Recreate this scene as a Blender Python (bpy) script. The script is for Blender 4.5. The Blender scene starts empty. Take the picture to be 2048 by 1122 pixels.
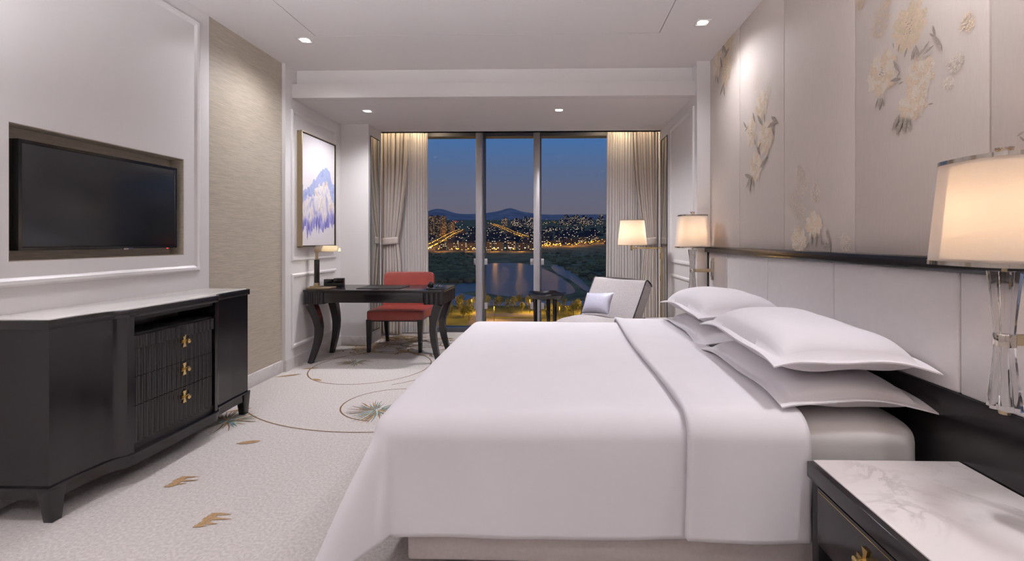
import bpy, bmesh, math, random
from mathutils import Vector, Matrix, noise
R = math.radians
PI = math.pi
SC = bpy.context.scene
COL = SC.collection
random.seed(7)

# ------------------------------------------------------------------ camera
EYE = 1.2345
cd = bpy.data.cameras.new('camera')
cam = bpy.data.objects.new('camera', cd)
COL.objects.link(cam)
cam.location = (0, 0, EYE)
cam.rotation_euler = (R(90), 0, 0.0225)
cd.sensor_width = 36
cd.lens = 913.135 / 2048 * 36
cd.shift_x = (1024 - 1091.7) / 2048
cd.shift_y = (480.04 - 561) / 2048
cd.clip_start = 0.05
cd.clip_end = 30000
SC.camera = cam
SC.view_settings.view_transform = 'Standard'
SC.view_settings.look = 'None'
SC.view_settings.exposure = 0.0
SC.view_settings.gamma = 1.0
SC.view_settings.use_curve_mapping = False
SC.cycles.max_bounces = 10
SC.cycles.diffuse_bounces = 6
SC.cycles.transparent_max_bounces = 16
SC.cycles.sample_clamp_indirect = 6
SC.cycles.use_denoising = True


def lin(c):
    out = []
    for v in c[:3]:
        v = v / 255
        out.append(v / 12.92 if v <= .04045 else ((v + .055) / 1.055) ** 2.4)
    return (*out, 1)


# ------------------------------------------------------------------ world: dusk sky
W = bpy.data.worlds.new('dusk_sky')
SC.world = W
W.use_nodes = True
wn = W.node_tree
wn.nodes.clear()
wo = wn.nodes.new('ShaderNodeOutputWorld')
wb = wn.nodes.new('ShaderNodeBackground')
wt = wn.nodes.new('ShaderNodeTexCoord')
wsep = wn.nodes.new('ShaderNodeSeparateXYZ')
wr = wn.nodes.new('ShaderNodeValToRGB')
wr.color_ramp.elements[0].position = 0.0
wr.color_ramp.elements[0].color = lin((92, 86, 104))
wr.color_ramp.elements[1].position = 1.0
wr.color_ramp.elements[1].color = lin((44, 74, 122))
for p, c in ((.05, (100, 95, 108)), (.10, (96, 96, 114)), (.15, (84, 98, 128)), (.21, (70, 104, 150)), (.35, (62, 98, 148))):
    e = wr.color_ramp.elements.new(p)
    e.color = lin(c)
wn.links.new(wt.outputs['Generated'], wsep.inputs[0])
wn.links.new(wsep.outputs['Z'], wr.inputs[0])
wn.links.new(wr.outputs[0], wb.inputs[0])
wb.inputs[1].default_value = 1.3
wn.links.new(wb.outputs[0], wo.inputs[0])

# light strengths, tuned together
L_DOWN = 82.0      # each ceiling downlight
L_SCONCE = 1.5     # bedside lamps
L_FLOOR = 1.3
L_COVE = 10.0       # led strips over the curtains
WHITE = (1.0, .985, 1.045)
L_FILL = 250.0     # unseen fill uplighters, added to lift the ceiling
WARM = (1.0, .76, .54)


# ------------------------------------------------------------------ materials
MATS = {}


def mat(name, col, rough=.5, metal=0., spec=.5, var=None, bump=None, coat=0., stretch=None, col2=None, **kw):
    """principled material; var=(scale, amount) mottles the colour, bump=(scale, strength)"""
    m = bpy.data.materials.new(name)
    m.use_nodes = True
    nt = m.node_tree
    b = nt.nodes['Principled BSDF']
    c = lin(col)
    b.inputs['Base Color'].default_value = c
    b.inputs['Roughness'].default_value = rough
    b.inputs['Metallic'].default_value = metal
    b.inputs['Specular IOR Level'].default_value = spec
    b.inputs['Coat Weight'].default_value = coat
    b.inputs['Coat Roughness'].default_value = .08
    for k, v in kw.items():
        b.inputs[k].default_value = v
    tc = nt.nodes.new('ShaderNodeTexCoord')
    mp = nt.nodes.new('ShaderNodeMapping')
    nt.links.new(tc.outputs['Object'], mp.inputs[0])
    if stretch:
        mp.inputs['Scale'].default_value = stretch
    if var is None:
        var = (6, .04)
    n = nt.nodes.new('ShaderNodeTexNoise')
    n.inputs['Scale'].default_value = var[0]
    n.inputs['Detail'].default_value = 5
    nt.links.new(mp.outputs[0], n.inputs[0])
    r = nt.nodes.new('ShaderNodeValToRGB')
    a = var[1]
    lo = lin(col2) if col2 else tuple(x * (1 - a) for x in c[:3]) + (1,)
    hi = tuple(min(1, x * (1 + a)) for x in c[:3]) + (1,)
    r.color_ramp.elements[0].position = .3
    r.color_ramp.elements[1].position = .7
    r.color_ramp.elements[0].color = lo
    r.color_ramp.elements[1].color = hi
    nt.links.new(n.outputs[0], r.inputs[0])
    nt.links.new(r.outputs[0], b.inputs['Base Color'])
    if bump:
        n2 = nt.nodes.new('ShaderNodeTexNoise')
        n2.inputs['Scale'].default_value = bump[0]
        n2.inputs['Detail'].default_value = 4
        nt.links.new(mp.outputs[0], n2.inputs[0])
        bp = nt.nodes.new('ShaderNodeBump')
        bp.inputs['Strength'].default_value = bump[1]
        bp.inputs['Distance'].default_value = .01
        nt.links.new(n2.outputs[0], bp.inputs['Height'])
        nt.links.new(bp.outputs[0], b.inputs['Normal'])
    MATS[name] = m
    return m


def emis(name, col, s):
    m = bpy.data.materials.new(name)
    m.use_nodes = True
    nt = m.node_tree
    nt.nodes.clear()
    o = nt.nodes.new('ShaderNodeOutputMaterial')
    e = nt.nodes.new('ShaderNodeEmission')
    e.inputs[0].default_value = (*col, 1)
    e.inputs[1].default_value = s
    nt.links.new(e.outputs[0], o.inputs[0])
    return m


def shade_mat(name, col, trans, clear=0.):
    """woven lampshade: diffuse + translucent (+ a little see-through weave)"""
    m = bpy.data.materials.new(name)
    m.use_nodes = True
    nt = m.node_tree
    nt.nodes.clear()
    o = nt.nodes.new('ShaderNodeOutputMaterial')
    d = nt.nodes.new('ShaderNodeBsdfDiffuse')
    t = nt.nodes.new('ShaderNodeBsdfTranslucent')
    x = nt.nodes.new('ShaderNodeMixShader')
    w = nt.nodes.new('ShaderNodeTexNoise')
    w.inputs['Scale'].default_value = 160
    r = nt.nodes.new('ShaderNodeValToRGB')
    c = lin(col)
    r.color_ramp.elements[0].color = tuple(v * .94 for v in c[:3]) + (1,)
    r.color_ramp.elements[1].color = c
    tc = nt.nodes.new('ShaderNodeTexCoord')
    nt.links.new(tc.outputs['Object'], w.inputs[0])
    nt.links.new(w.outputs[0], r.inputs[0])
    nt.links.new(r.outputs[0], d.inputs[0])
    nt.links.new(r.outputs[0], t.inputs[0])
    x.inputs[0].default_value = trans
    nt.links.new(d.outputs[0], x.inputs[1])
    nt.links.new(t.outputs[0], x.inputs[2])
    last = x
    if clear:
        tr = nt.nodes.new('ShaderNodeBsdfTransparent')
        y = nt.nodes.new('ShaderNodeMixShader')
        y.inputs[0].default_value = clear
        nt.links.new(x.outputs[0], y.inputs[1])
        nt.links.new(tr.outputs[0], y.inputs[2])
        last = y
    nt.links.new(last.outputs[0], o.inputs[0])
    return m


def pane_mat(name, tint, fac=1.0):
    m = bpy.data.materials.new(name)
    m.use_nodes = True
    nt = m.node_tree
    nt.nodes.clear()
    o = nt.nodes.new('ShaderNodeOutputMaterial')
    t = nt.nodes.new('ShaderNodeBsdfTransparent')
    t.inputs[0].default_value = (*tint, 1)
    g = nt.nodes.new('ShaderNodeBsdfGlossy')
    g.inputs['Roughness'].default_value = .0
    g.inputs[0].default_value = (.8, .85, .9, 1)
    f = nt.nodes.new('ShaderNodeFresnel')
    f.inputs[0].default_value = 1.16 * fac
    x = nt.nodes.new('ShaderNodeMixShader')
    nt.links.new(f.outputs[0], x.inputs[0])
    nt.links.new(t.outputs[0], x.inputs[1])
    nt.links.new(g.outputs[0], x.inputs[2])
    nt.links.new(x.outputs[0], o.inputs[0])
    return m


def marble(name, base, vein, scale, rough=.12, vein_amt=.5):
    m = mat(name, base, rough, var=(3, .03))
    nt = m.node_tree
    b = nt.nodes['Principled BSDF']
    tc = nt.nodes.new('ShaderNodeTexCoord')
    n = nt.nodes.new('ShaderNodeTexNoise')
    n.inputs['Scale'].default_value = scale
    n.inputs['Detail'].default_value = 8
    n.inputs['Roughness'].default_value = .6
    n.inputs['Distortion'].default_value = 1.4
    nt.links.new(tc.outputs['Object'], n.inputs[0])
    r = nt.nodes.new('ShaderNodeValToRGB')
    el = r.color_ramp.elements
    el[0].position = .44
    el[0].color = (0, 0, 0, 1)
    el[1].position = .56
    el[1].color = (0, 0, 0, 1)
    e = el.new(.5)
    e.color = (1, 1, 1, 1)
    nt.links.new(n.outputs[0], r.inputs[0])
    n3 = nt.nodes.new('ShaderNodeTexNoise')
    n3.inputs['Scale'].default_value = scale * .7
    nt.links.new(tc.outputs['Object'], n3.inputs[0])
    r3 = nt.nodes.new('ShaderNodeValToRGB')
    r3.color_ramp.elements[0].position = .45
    r3.color_ramp.elements[1].position = .65
    nt.links.new(n3.outputs[0], r3.inputs[0])
    mu = nt.nodes.new('ShaderNodeMath')
    mu.operation = 'MULTIPLY'
    nt.links.new(r.outputs[0], mu.inputs[0])
    nt.links.new(r3.outputs[0], mu.inputs[1])
    mu2 = nt.nodes.new('ShaderNodeMath')
    mu2.operation = 'MULTIPLY'
    mu2.inputs[1].default_value = vein_amt
    nt.links.new(mu.outputs[0], mu2.inputs[0])
    x = nt.nodes.new('ShaderNodeMix')
    x.data_type = 'RGBA'
    x.inputs[6].default_value = lin(base)
    x.inputs[7].default_value = lin(vein)
    nt.links.new(mu2.outputs[0], x.inputs[0])
    nt.links.new(x.outputs[2], b.inputs['Base Color'])
    return m


M_white = mat('white_lacquer', (225, 221, 220), .32, var=(1.2, .015))
M_paint = mat('white_paint', (226, 222, 220), .6, var=(1.5, .015))
M_ceil = mat('ceiling_paint', (234, 229, 228), .75, var=(1.5, .01))
M_wallp = mat('woven_wallpaper', (176, 166, 150), .42, spec=.6, var=(26, .14), bump=(60, .25), stretch=(1, .35, 5))
M_fabric = mat('silk_wall_fabric', (200, 189, 181), .62, var=(30, .025), bump=(120, .06), stretch=(1, 5, .6))
M_leather_w = mat('pale_leather', (222, 217, 217), .45, var=(20, .02), bump=(180, .06))
M_black = mat('ebony_lacquer', (17, 14, 16), .2, spec=.5, var=(14, .15), stretch=(6, 6, 1))
M_black_matt = mat('ebony_satin', (20, 17, 18), .4, spec=.4, var=(14, .15))
M_gap = mat('dark_void', (6, 6, 7), .8)
M_carpet = mat('loop_carpet', (198, 191, 187), .95, spec=.1, var=(75, .16), bump=(260, .4))
M_c_brown = mat('carpet_brown', (120, 96, 74), .95, spec=.1, var=(80, .2))
M_c_gold = mat('carpet_gold', (156, 128, 94), .95, spec=.1, var=(80, .25))
M_c_teal = mat('carpet_teal', (112, 128, 128), .95, spec=.1, var=(80, .25))
M_c_pale = mat('carpet_pale_green', (176, 190, 180), .95, spec=.1, var=(80, .15))
M_base = marble('skirting_marble', (216, 211, 209), (176, 170, 169), 5, .3)
M_marble = marble('white_marble', (232, 224, 222), (150, 140, 138), 3.2, .16, .75)
M_marble_c = marble('console_marble', (236, 232, 228), (190, 185, 180), 2.2, .12, .3)
M_linen = mat('white_cotton', (229, 225, 228), .8, spec=.2, var=(5, .012), bump=(4, .05))
M_sheet = mat('white_sheet', (222, 217, 214), .75, spec=.25, var=(5, .015), bump=(6, .25))
M_bedbase = mat('bed_base_cloth', (196, 186, 182), .85, var=(60, .05))
M_red = mat('red_leather', (142, 60, 53), .33, spec=.5, var=(9, .10), bump=(160, .05))
M_brass = mat('polished_brass', (214, 188, 128), .18, metal=1, var=(8, .04))
M_champ = mat('champagne_metal', (196, 180, 150), .28, metal=1, var=(8, .04))
M_nickel = mat('polished_nickel', (206, 200, 190), .12, metal=1, var=(8, .03))
M_alu = mat('brushed_aluminium', (186, 184, 188), .38, metal=.6, var=(30, .04), stretch=(8, 8, .5))
M_dkframe = mat('dark_window_frame', (74, 76, 84), .45, metal=.3)
M_mirror = mat('mirror_glass', (205, 205, 200), .02, metal=1, var=(1, .0))
M_tweed = mat('grey_tweed', (170, 164, 163), .9, spec=.15, var=(120, .14), bump=(220, .35))
M_pipe = mat('black_piping', (30, 27, 34), .5)
M_silk = mat('silver_silk', (186, 184, 200), .36, spec=.6, var=(60, .06), bump=(120, .2), stretch=(1, 1, 5))
M_drape = mat('taupe_drape', (194, 185, 178), .8, spec=.2, var=(40, .06), stretch=(1, 1, .05))
M_tv = mat('tv_screen', (22, 23, 26), .22, spec=.5, var=(1, .01))
M_tvb = mat('tv_plastic', (12, 12, 13), .15, spec=.6)
M_lens = emis('lamp_lens', (1, .97, .93), 14)
M_redled = emis('red_led', (1, .05, .05), 1.5)
M_crystal = mat('crystal', (245, 245, 245), .03, var=(1, 0), **{'Transmission Weight': 1.0, 'IOR': 1.45})
M_shade_out = shade_mat('sheer_organza', (250, 246, 242), .65, .35)
M_shade_in = shade_mat('cream_shade', (252, 238, 222), .75)
M_pane = pane_mat('window_glass', (.90, .93, .95))
M_phar = shade_mat('parchment_shade', (252, 243, 220), .6)
# sheer voile
M_sheer = shade_mat('sheer_voile', (246, 240, 234), .40, .06)
M_e_cream = mat('thread_cream', (197, 180, 154), .6, var=(90, .10), bump=(160, .35))
M_e_tan = mat('thread_tan', (204, 184, 160), .6, var=(90, .10), bump=(160, .35))
M_e_pale = mat('thread_pale', (209, 197, 182), .6, var=(90, .06), bump=(160, .3))
M_e_grey = mat('thread_sage_grey', (142, 132, 120), .6, var=(90, .12), bump=(160, .3))


# ------------------------------------------------------------------ mesh helpers
class MB:
    def __init__(s):
        s.bm = bmesh.new()

    def _merge(s, tmp, mi):
        me = bpy.data.meshes.new('t')
        for f in tmp.faces:
            f.material_index = mi
        tmp.to_mesh(me)
        tmp.free()
        s.bm.from_mesh(me)
        bpy.data.meshes.remove(me)

    def box(s, x0, x1, y0, y1, z0, z1, bev=0., seg=2, mi=0, M=None):
        t = bmesh.new()
        bmesh.ops.create_cube(t, size=1)
        for v in t.verts:
            v.co = Vector(((x0 + x1) / 2 + v.co.x * (x1 - x0), (y0 + y1) / 2 + v.co.y * (y1 - y0), (z0 + z1) / 2 + v.co.z * (z1 - z0)))
        if bev:
            bmesh.ops.bevel(t, geom=t.edges[:], offset=bev, segments=seg, profile=.5, affect='EDGES')
        if M:
            bmesh.ops.transform(t, matrix=M, verts=t.verts[:])
        s._merge(t, mi)
        return s

    def prism(s, poly, a, b, axis='z', mi=0, bev=0.):
        """extrude a 2D polygon; axis z: (x,y), axis y: (x,z), axis x: (y,z)"""
        t = bmesh.new()

        def P(p, h):
            return {'z': (p[0], p[1], h), 'y': (p[0], h, p[1]), 'x': (h, p[0], p[1])}[axis]
        lo = [t.verts.new(P(p, a)) for p in poly]
        hi = [t.verts.new(P(p, b)) for p in poly]
        n = len(poly)
        t.faces.new(lo)
        t.faces.new(hi[::-1])
        for i in range(n):
            t.faces.new((lo[i], hi[i], hi[(i + 1) % n], lo[(i + 1) % n]))
        bmesh.ops.recalc_face_normals(t, faces=t.faces[:])
        if bev:
            bmesh.ops.bevel(t, geom=t.edges[:], offset=bev, segments=2, profile=.5, affect='EDGES')
        s._merge(t, mi)
        return s

    def lathe(s, prof, n=32, c=(0, 0, 0), mi=0, axis='z', cap=True, sq=None):
        t = bmesh.new()
        rings = []
        for r, z in prof:
            ring = []
            for i in range(n):
                a = 2 * PI * i / n
                ca, sa = math.cos(a), math.sin(a)
                if sq:
                    k = (abs(ca) ** sq + abs(sa) ** sq) ** (-1 / sq)
                    ca, sa = ca * k, sa * k
                x, y = r * ca, r * sa
                p = {'z': (x, y, z), 'x': (z, x, y), 'y': (x, z, y)}[axis]
                ring.append(t.verts.new((p[0] + c[0], p[1] + c[1], p[2] + c[2])))
            rings.append(ring)
        for k in range(len(rings) - 1):
            for i in range(n):
                t.faces.new((rings[k][i], rings[k][(i + 1) % n], rings[k + 1][(i + 1) % n], rings[k + 1][i]))
        if cap:
            t.faces.new(rings[0][::-1])
            t.faces.new(rings[-1])
        bmesh.ops.recalc_face_normals(t, faces=t.faces[:])
        s._merge(t, mi)
        return s

    def tube(s, pts, rad, n=12, mi=0, rect=None):
        """swept tube; rect=(w,h list) for a rectangular section"""
        t = bmesh.new()
        pts = [Vector(p) for p in pts]
        if not hasattr(rad, '__len__'):
            rad = [rad] * len(pts)
        rings = []
        up = Vector((0, 0, 1))
        for i, p in enumerate(pts):
            d = (pts[min(i + 1, len(pts) - 1)] - pts[max(i - 1, 0)]).normalized()
            ref = up if abs(d.dot(up)) < .9 else Vector((0, 1, 0))
            u = d.cross(ref).normalized()
            w = u.cross(d).normalized()
            ring = []
            if rect:
                for a, b in ((-1, -1), (1, -1), (1, 1), (-1, 1)):
                    ring.append(t.verts.new(p + u * a * rect[i][0] / 2 + w * b * rect[i][1] / 2))
            else:
                for k in range(n):
                    a = 2 * PI * k / n
                    ring.append(t.verts.new(p + (u * math.cos(a) + w * math.sin(a)) * rad[i]))
            rings.append(ring)
        m = len(rings[0])
        for k in range(len(rings) - 1):
            for i in range(m):
                t.faces.new((rings[k][i], rings[k][(i + 1) % m], rings[k + 1][(i + 1) % m], rings[k + 1][i]))
        t.faces.new(rings[0][::-1])
        t.faces.new(rings[-1])
        bmesh.ops.recalc_face_normals(t, faces=t.faces[:])
        s._merge(t, mi)
        return s

    def grid(s, fn, nu, nv, mi=0, closed_u=False):
        t = bmesh.new()
        V = [[t.verts.new(fn(i / nu, j / nv)) for j in range(nv + 1)] for i in range(nu + (0 if closed_u else 1))]
        m = len(V)
        for i in range(nu):
            for j in range(nv):
                t.faces.new((V[i][j], V[(i + 1) % m][j], V[(i + 1) % m][j + 1], V[i][j + 1]))
        bmesh.ops.recalc_face_normals(t, faces=t.faces[:])
        s._merge(t, mi)
        return s

    def face(s, pts, mi=0):
        f = s.bm.faces.new([s.bm.verts.new(p) for p in pts])
        f.material_index = mi
        return s

    def sphere(s, c, r, mi=0, sub=3, sc=(1, 1, 1)):
        t = bmesh.new()
        bmesh.ops.create_icosphere(t, subdivisions=sub, radius=r)
        for v in t.verts:
            v.co = Vector((v.co.x * sc[0] + c[0], v.co.y * sc[1] + c[1], v.co.z * sc[2] + c[2]))
        s._merge(t, mi)
        return s

    def moulding(s, y0, y1, z0, z1, X, sg, prof, mi=0):
        """mitred picture-frame moulding on a wall plane x = X; sg = room side"""
        t = bmesh.new()
        rings = []
        for (cy, cz, iy, iz) in ((y0, z0, 1, 1), (y1, z0, -1, 1), (y1, z1, -1, -1), (y0, z1, 1, -1)):
            rings.append([t.verts.new((X + sg * d, cy + iy * u, cz + iz * u)) for u, d in prof])
        m = len(prof)
        for k in range(4):
            a, b = rings[k], rings[(k + 1) % 4]
            for i in range(m - 1):
                t.faces.new((a[i], b[i], b[i + 1], a[i + 1]))
        bmesh.ops.recalc_face_normals(t, faces=t.faces[:])
        s._merge(t, mi)
        return s

    def build(s, name, mats, parent=None, smooth=True, ang=35, subsurf=0, solid=0., M=None):
        if M:
            bmesh.ops.transform(s.bm, matrix=M, verts=s.bm.verts[:])
        me = bpy.data.meshes.new(name)
        s.bm.to_mesh(me)
        s.bm.free()
        for m in (mats if isinstance(mats, (list, tuple)) else [mats]):
            me.materials.append(m)
        if smooth:
            me.shade_smooth()
            me.set_sharp_from_angle(angle=R(ang))
        o = bpy.data.objects.new(name, me)
        COL.objects.link(o)
        if parent:
            o.parent = parent
        if solid:
            q = o.modifiers.new('s', 'SOLIDIFY')
            q.thickness = solid
            q.offset = 0
        if subsurf:
            q = o.modifiers.new('ss', 'SUBSURF')
            q.levels = q.render_levels = subsurf
        return o


def tag(o, label, cat, group=None, kind=None):
    o['label'] = label
    o['category'] = cat
    if group:
        o['group'] = group
    if kind:
        o['kind'] = kind
    return o


def thing(name, label, cat, loc=(0, 0, 0), rz=0., group=None):
    o = bpy.data.objects.new(name, None)
    o.empty_display_size = .1
    COL.objects.link(o)
    o.location = loc
    o.rotation_euler = (0, 0, rz)
    return tag(o, label, cat, group)


def struct(o, label=None, cat=None):
    o['kind'] = 'structure'
    if label:
        o['label'] = label
    if cat:
        o['category'] = cat
    return o


def copy_tree(root, loc, rz=None, label=None, group=None):
    r = root.copy()
    COL.objects.link(r)
    r.location = loc
    if rz is not None:
        r.rotation_euler = (0, 0, rz)
    if label:
        r['label'] = label
    if group:
        r['group'] = group
    for ch in list(root.children):
        c = ch.copy()
        COL.objects.link(c)
        c.parent = r
        for g in ch.children:
            d = g.copy()
            COL.objects.link(d)
            d.parent = c
    return r


def light(name, kind, loc, power, col, parent=None, rot=(0, 0, 0), **kw):
    d = bpy.data.lights.new(name, kind)
    d.energy = power
    d.color = col
    for k, v in kw.items():
        setattr(d, k, v)
    o = bpy.data.objects.new(name, d)
    COL.objects.link(o)
    o.location = loc
    o.rotation_euler = rot
    if parent:
        o.parent = parent
    return o


def rrect(x0, x1, y0, y1, r, n=6):
    pts = []
    for cx, cy, a0 in ((x1 - r, y0 + r, -90), (x1 - r, y1 - r, 0), (x0 + r, y1 - r, 90), (x0 + r, y0 + r, 180)):
        for i in range(n + 1):
            a = R(a0 + 90 * i / n)
            pts.append((cx + r * math.cos(a), cy + r * math.sin(a)))
    return pts


def lerp(a, b, t):
    return a + (b - a) * t


def curve1(pts, x):
    """piecewise-linear table"""
    if x <= pts[0][0]:
        return pts[0][1]
    for (a, u), (b, v) in zip(pts, pts[1:]):
        if x <= b:
            return lerp(u, v, (x - a) / (b - a))
    return pts[-1][1]


# ------------------------------------------------------------------ room shell
ZC, ZB = 2.8855, 2.595            # main ceiling, window-bay ceiling
XL, XR = -2.55, 1.42              # side walls
BL, BR = -2.53, 1.301             # bay walls
YB, YF = 4.316, 4.402             # beam front, fascia behind it
YW = 6.13                         # window plane
YN = -3.0                         # wall behind the camera
PROF = [(0, 0), (0, .010), (.008, .016), (.018, .013), (.026, .017), (.036, .006), (.040, 0)]
PROF_IN = [(0, 0), (.004, .012), (.014, .016), (.03, .012), (.04, .003), (.045, 0)]

# ---- carpeted floor with its woven pattern
fb = MB()
fb.box(-2.75, 1.6, YN - .1, YW + .1, -.08, 0)
ZP = [.0012]


def ribbon(pts, w, mi):
    pts = [Vector((p[0], p[1], 0)) for p in pts]
    L, Rr = [], []
    for i, p in enumerate(pts):
        d = (pts[min(i + 1, len(pts) - 1)] - pts[max(i - 1, 0)]).normalized()
        nrm = Vector((-d.y, d.x, 0))
        ww = w[i] if hasattr(w, '__len__') else w
        L.append(p + nrm * ww / 2)
        Rr.append(p - nrm * ww / 2)
    ZP[0] += .000006
    for i in range(len(pts) - 1):
        fb.face([(q.x, q.y, ZP[0]) for q in (Rr[i], Rr[i + 1], L[i + 1], L[i])], mi)


def arc(cx, cy, rx, ry, a0, a1, w=.011, mi=1, rot=0., n=60):
    pts = []
    for i in range(n + 1):
        a = R(lerp(a0, a1, i / n))
        x, y = rx * math.cos(a), ry * math.sin(a)
        pts.append((cx + x * math.cos(rot) - y * math.sin(rot), cy + x * math.sin(rot) + y * math.cos(rot)))
    ribbon(pts, w, mi)


def leaf_c(x, y, a, l, w, mi=2):
    pts, ws = [], []
    for i in range(7):
        t = i / 6
        pts.append((x + math.cos(a) * l * (t - .5) + math.sin(a) * .12 * l * math.sin(t * PI), y + math.sin(a) * l * (t - .5)))
        ws.append(max(.003, w * math.sin(PI * t) ** .7))
    ribbon(pts, ws, mi)


def burst(x, y, r, n=46):
    for i in range(n):
        a = random.uniform(0, 2 * PI)
        l = r * random.uniform(.4, 1)
        a0 = r * random.uniform(.02, .3)
        mi = random.choice((3, 3, 3, 4, 2, 1)) if l < r * .8 else random.choice((1, 2, 3))
        ribbon([(x + math.cos(a) * a0, y + math.sin(a) * a0), (x + math.cos(a + .06) * l * .6, y + math.sin(a + .06) * l * .6),
                (x + math.cos(a) * l, y + math.sin(a) * l)], [.012, .009, .003], mi)


arc(-1.80, 4.43, .56, .57, 0, 360)
arc(-1.70, 4.40, .60, .62, -60, 95)
arc(-1.22, 3.42, .38, .34, 60, 262)
arc(-1.30, 4.02, 1.30, 1.12, 118, 300)
burst(-2.03, 4.56, .20, 80)
burst(-1.30, 3.28, .24, 95)
burst(-2.24, 3.06, .21, 80)
for x, y, a, l in ((-1.875, 2.742, .3, .13), (-2.108, 3.98, -.4, .12), (-2.44, 4.10, .5, .22), (-2.36, 4.33, .3, .15), (-2.30, 3.26, .6, .16)):
    leaf_c(x, y, a, l, .042)
for x, y, a in ((-1.93, 2.285, .1), (-1.53, 1.975, -.5)):      # gold tufts with prongs
    for k in range(6):
        l = (.050, .085, .042, .125, .046, .095)[k]
        x0, y0 = x - .03 + .004 * (k % 3), y + (k - 2.5) * .017
        ribbon([(x0, y0), (x0 + .035, y0 + .003), (x0 + l * .8, y0 + .006 + a * .01), (x0 + l, y0 + .012 + a * .02)], [.018, .018, .009, .002], 2)
rr = random.Random(3)
for i in range(120):                      # the brown twigs woven under the desk and chair
    x = rr.uniform(-2.42, -1.2)
    y = 5.35 + rr.uniform(-.45, .42) - .15 * (x + 1.8)
    if y > 5.85:
        continue
    a = rr.gauss(.15, .5)
    if rr.random() < .5:
        leaf_c(x, y, a, rr.uniform(.08, .18), .03, rr.choice((1, 2, 2)))
    else:
        arc(x, y, rr.uniform(.1, .35), rr.uniform(.06, .2), rr.uniform(0, 180), rr.uniform(200, 300), .012, rr.choice((1, 2)), n=14)
floor = fb.build('floor', [M_carpet, M_c_brown, M_c_gold, M_c_teal, M_c_pale], smooth=False)
struct(floor, 'cream wall-to-wall carpet woven with brown loops, leaves and teal bursts', 'floor')

# ---- ceiling: flat border and a slightly dropped field, a shadow gap between them
cb = MB()
gx0, gx1, gy1 = -1.945, .82, 3.655
cb.box(-2.75, gx0 - .006, YN - .1, YF + .1, ZC, ZC + .12)
cb.box(gx1 + .006, 1.6, YN - .1, YF + .1, ZC, ZC + .12)
cb.box(gx0 - .006, gx1 + .006, gy1 + .006, YF + .1, ZC, ZC + .12)
cb.box(gx0, gx1, -1.6, gy1, ZC, ZC + .12)
cb.box(gx0 - .006, gx1 + .006, YN - .1, -1.606, ZC, ZC + .12)
cb.box(gx0 - .02, gx1 + .02, -1.65, gy1 + .02, ZC + .05, ZC + .13)
struct(cb.build('ceiling', M_ceil, smooth=False), 'white ceiling with a fine rectangular shadow gap', 'ceiling')
bb = MB()
bb.box(BL - .05, BR + .05, YF, YF + .1, 2.6, ZC + .1)
o = bb.build('trim_1', M_paint, smooth=False)
struct(o, 'shadowed vertical fascia between the high ceiling and the beam', 'trim')
bb = MB()
bb.box(BL - .05, BR + .05, YB, YF, ZB, 2.728, .003)
bb.box(BL - .05, BR + .05, YB + .075, YB + .08, ZB - .002, ZB + .01)
o = bb.build('trim_2', M_paint)
struct(o, 'white beam crossing the room in front of the window bay', 'trim')
bb = MB()
bb.box(BL - .2, BR + .2, YF, 5.77, ZB, ZB + .13)
bb.box(BL - .2, BR + .2, 5.70, 5.77, ZB, ZB + .25)
bb.box(BL - .2, BR + .2, 5.6, YW + .1, ZB + .23, ZB + .33)
struct(bb.build('ceiling_bay', M_ceil, smooth=False), 'lower white ceiling over the window bay with two downlights', 'ceiling')

# ---- left wall: white panelled section with the television niche
ny0, ny1, nz0, nz1, nd = 2.07, 3.073, 1.132, 1.787, .10
wl = MB()
wl.box(XL - .1, XL, YN, ny0, 0, ZC)
wl.box(XL - .1, XL, ny1, 3.298, 0, ZC)
wl.box(XL - .1, XL, ny0, ny1, 0, nz0)
wl.box(XL - .1, XL, ny0, ny1, nz1, ZC)
wl.box(XL - .2, XL - .1, YN, 4.3, 0, ZC + .1)
wall_left = struct(wl.build('wall_left', M_white, smooth=False), 'white panelled wall with the television niche on the left', 'wall')
mo = MB().moulding(.35, 3.205, 1.012, 2.79, XL, 1, PROF_IN)
mo.build('moulding', M_white, wall_left, ang=20)
ni = MB()
ni.box(XL - .1, XL - .096, ny0, ny1, nz0, nz1)
ni.box(XL - .1, XL - .003, ny0, ny0 + .004, nz0, nz1)
ni.box(XL - .1, XL - .003, ny1 - .004, ny1, nz0, nz1)
ni.box(XL - .1, XL - .003, ny0, ny1, nz0, nz0 + .004)
ni.box(XL - .1, XL - .003, ny0, ny1, nz1 - .004, nz1)
ni.build('niche_lining', M_wallp, wall_left, smooth=False)
wp = MB().box(XL - .1, XL - .012, 3.298, 4.24, 0, ZC)
wp.build('wallpaper', M_wallp, wall_left, smooth=False)
bs = MB().box(XL - .02, XL + .004, 3.298, 4.21, 0, .112, .003)
struct(bs.build('baseboard_left', M_base), 'pale marble skirting under the woven wallpaper', 'baseboard')
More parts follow.
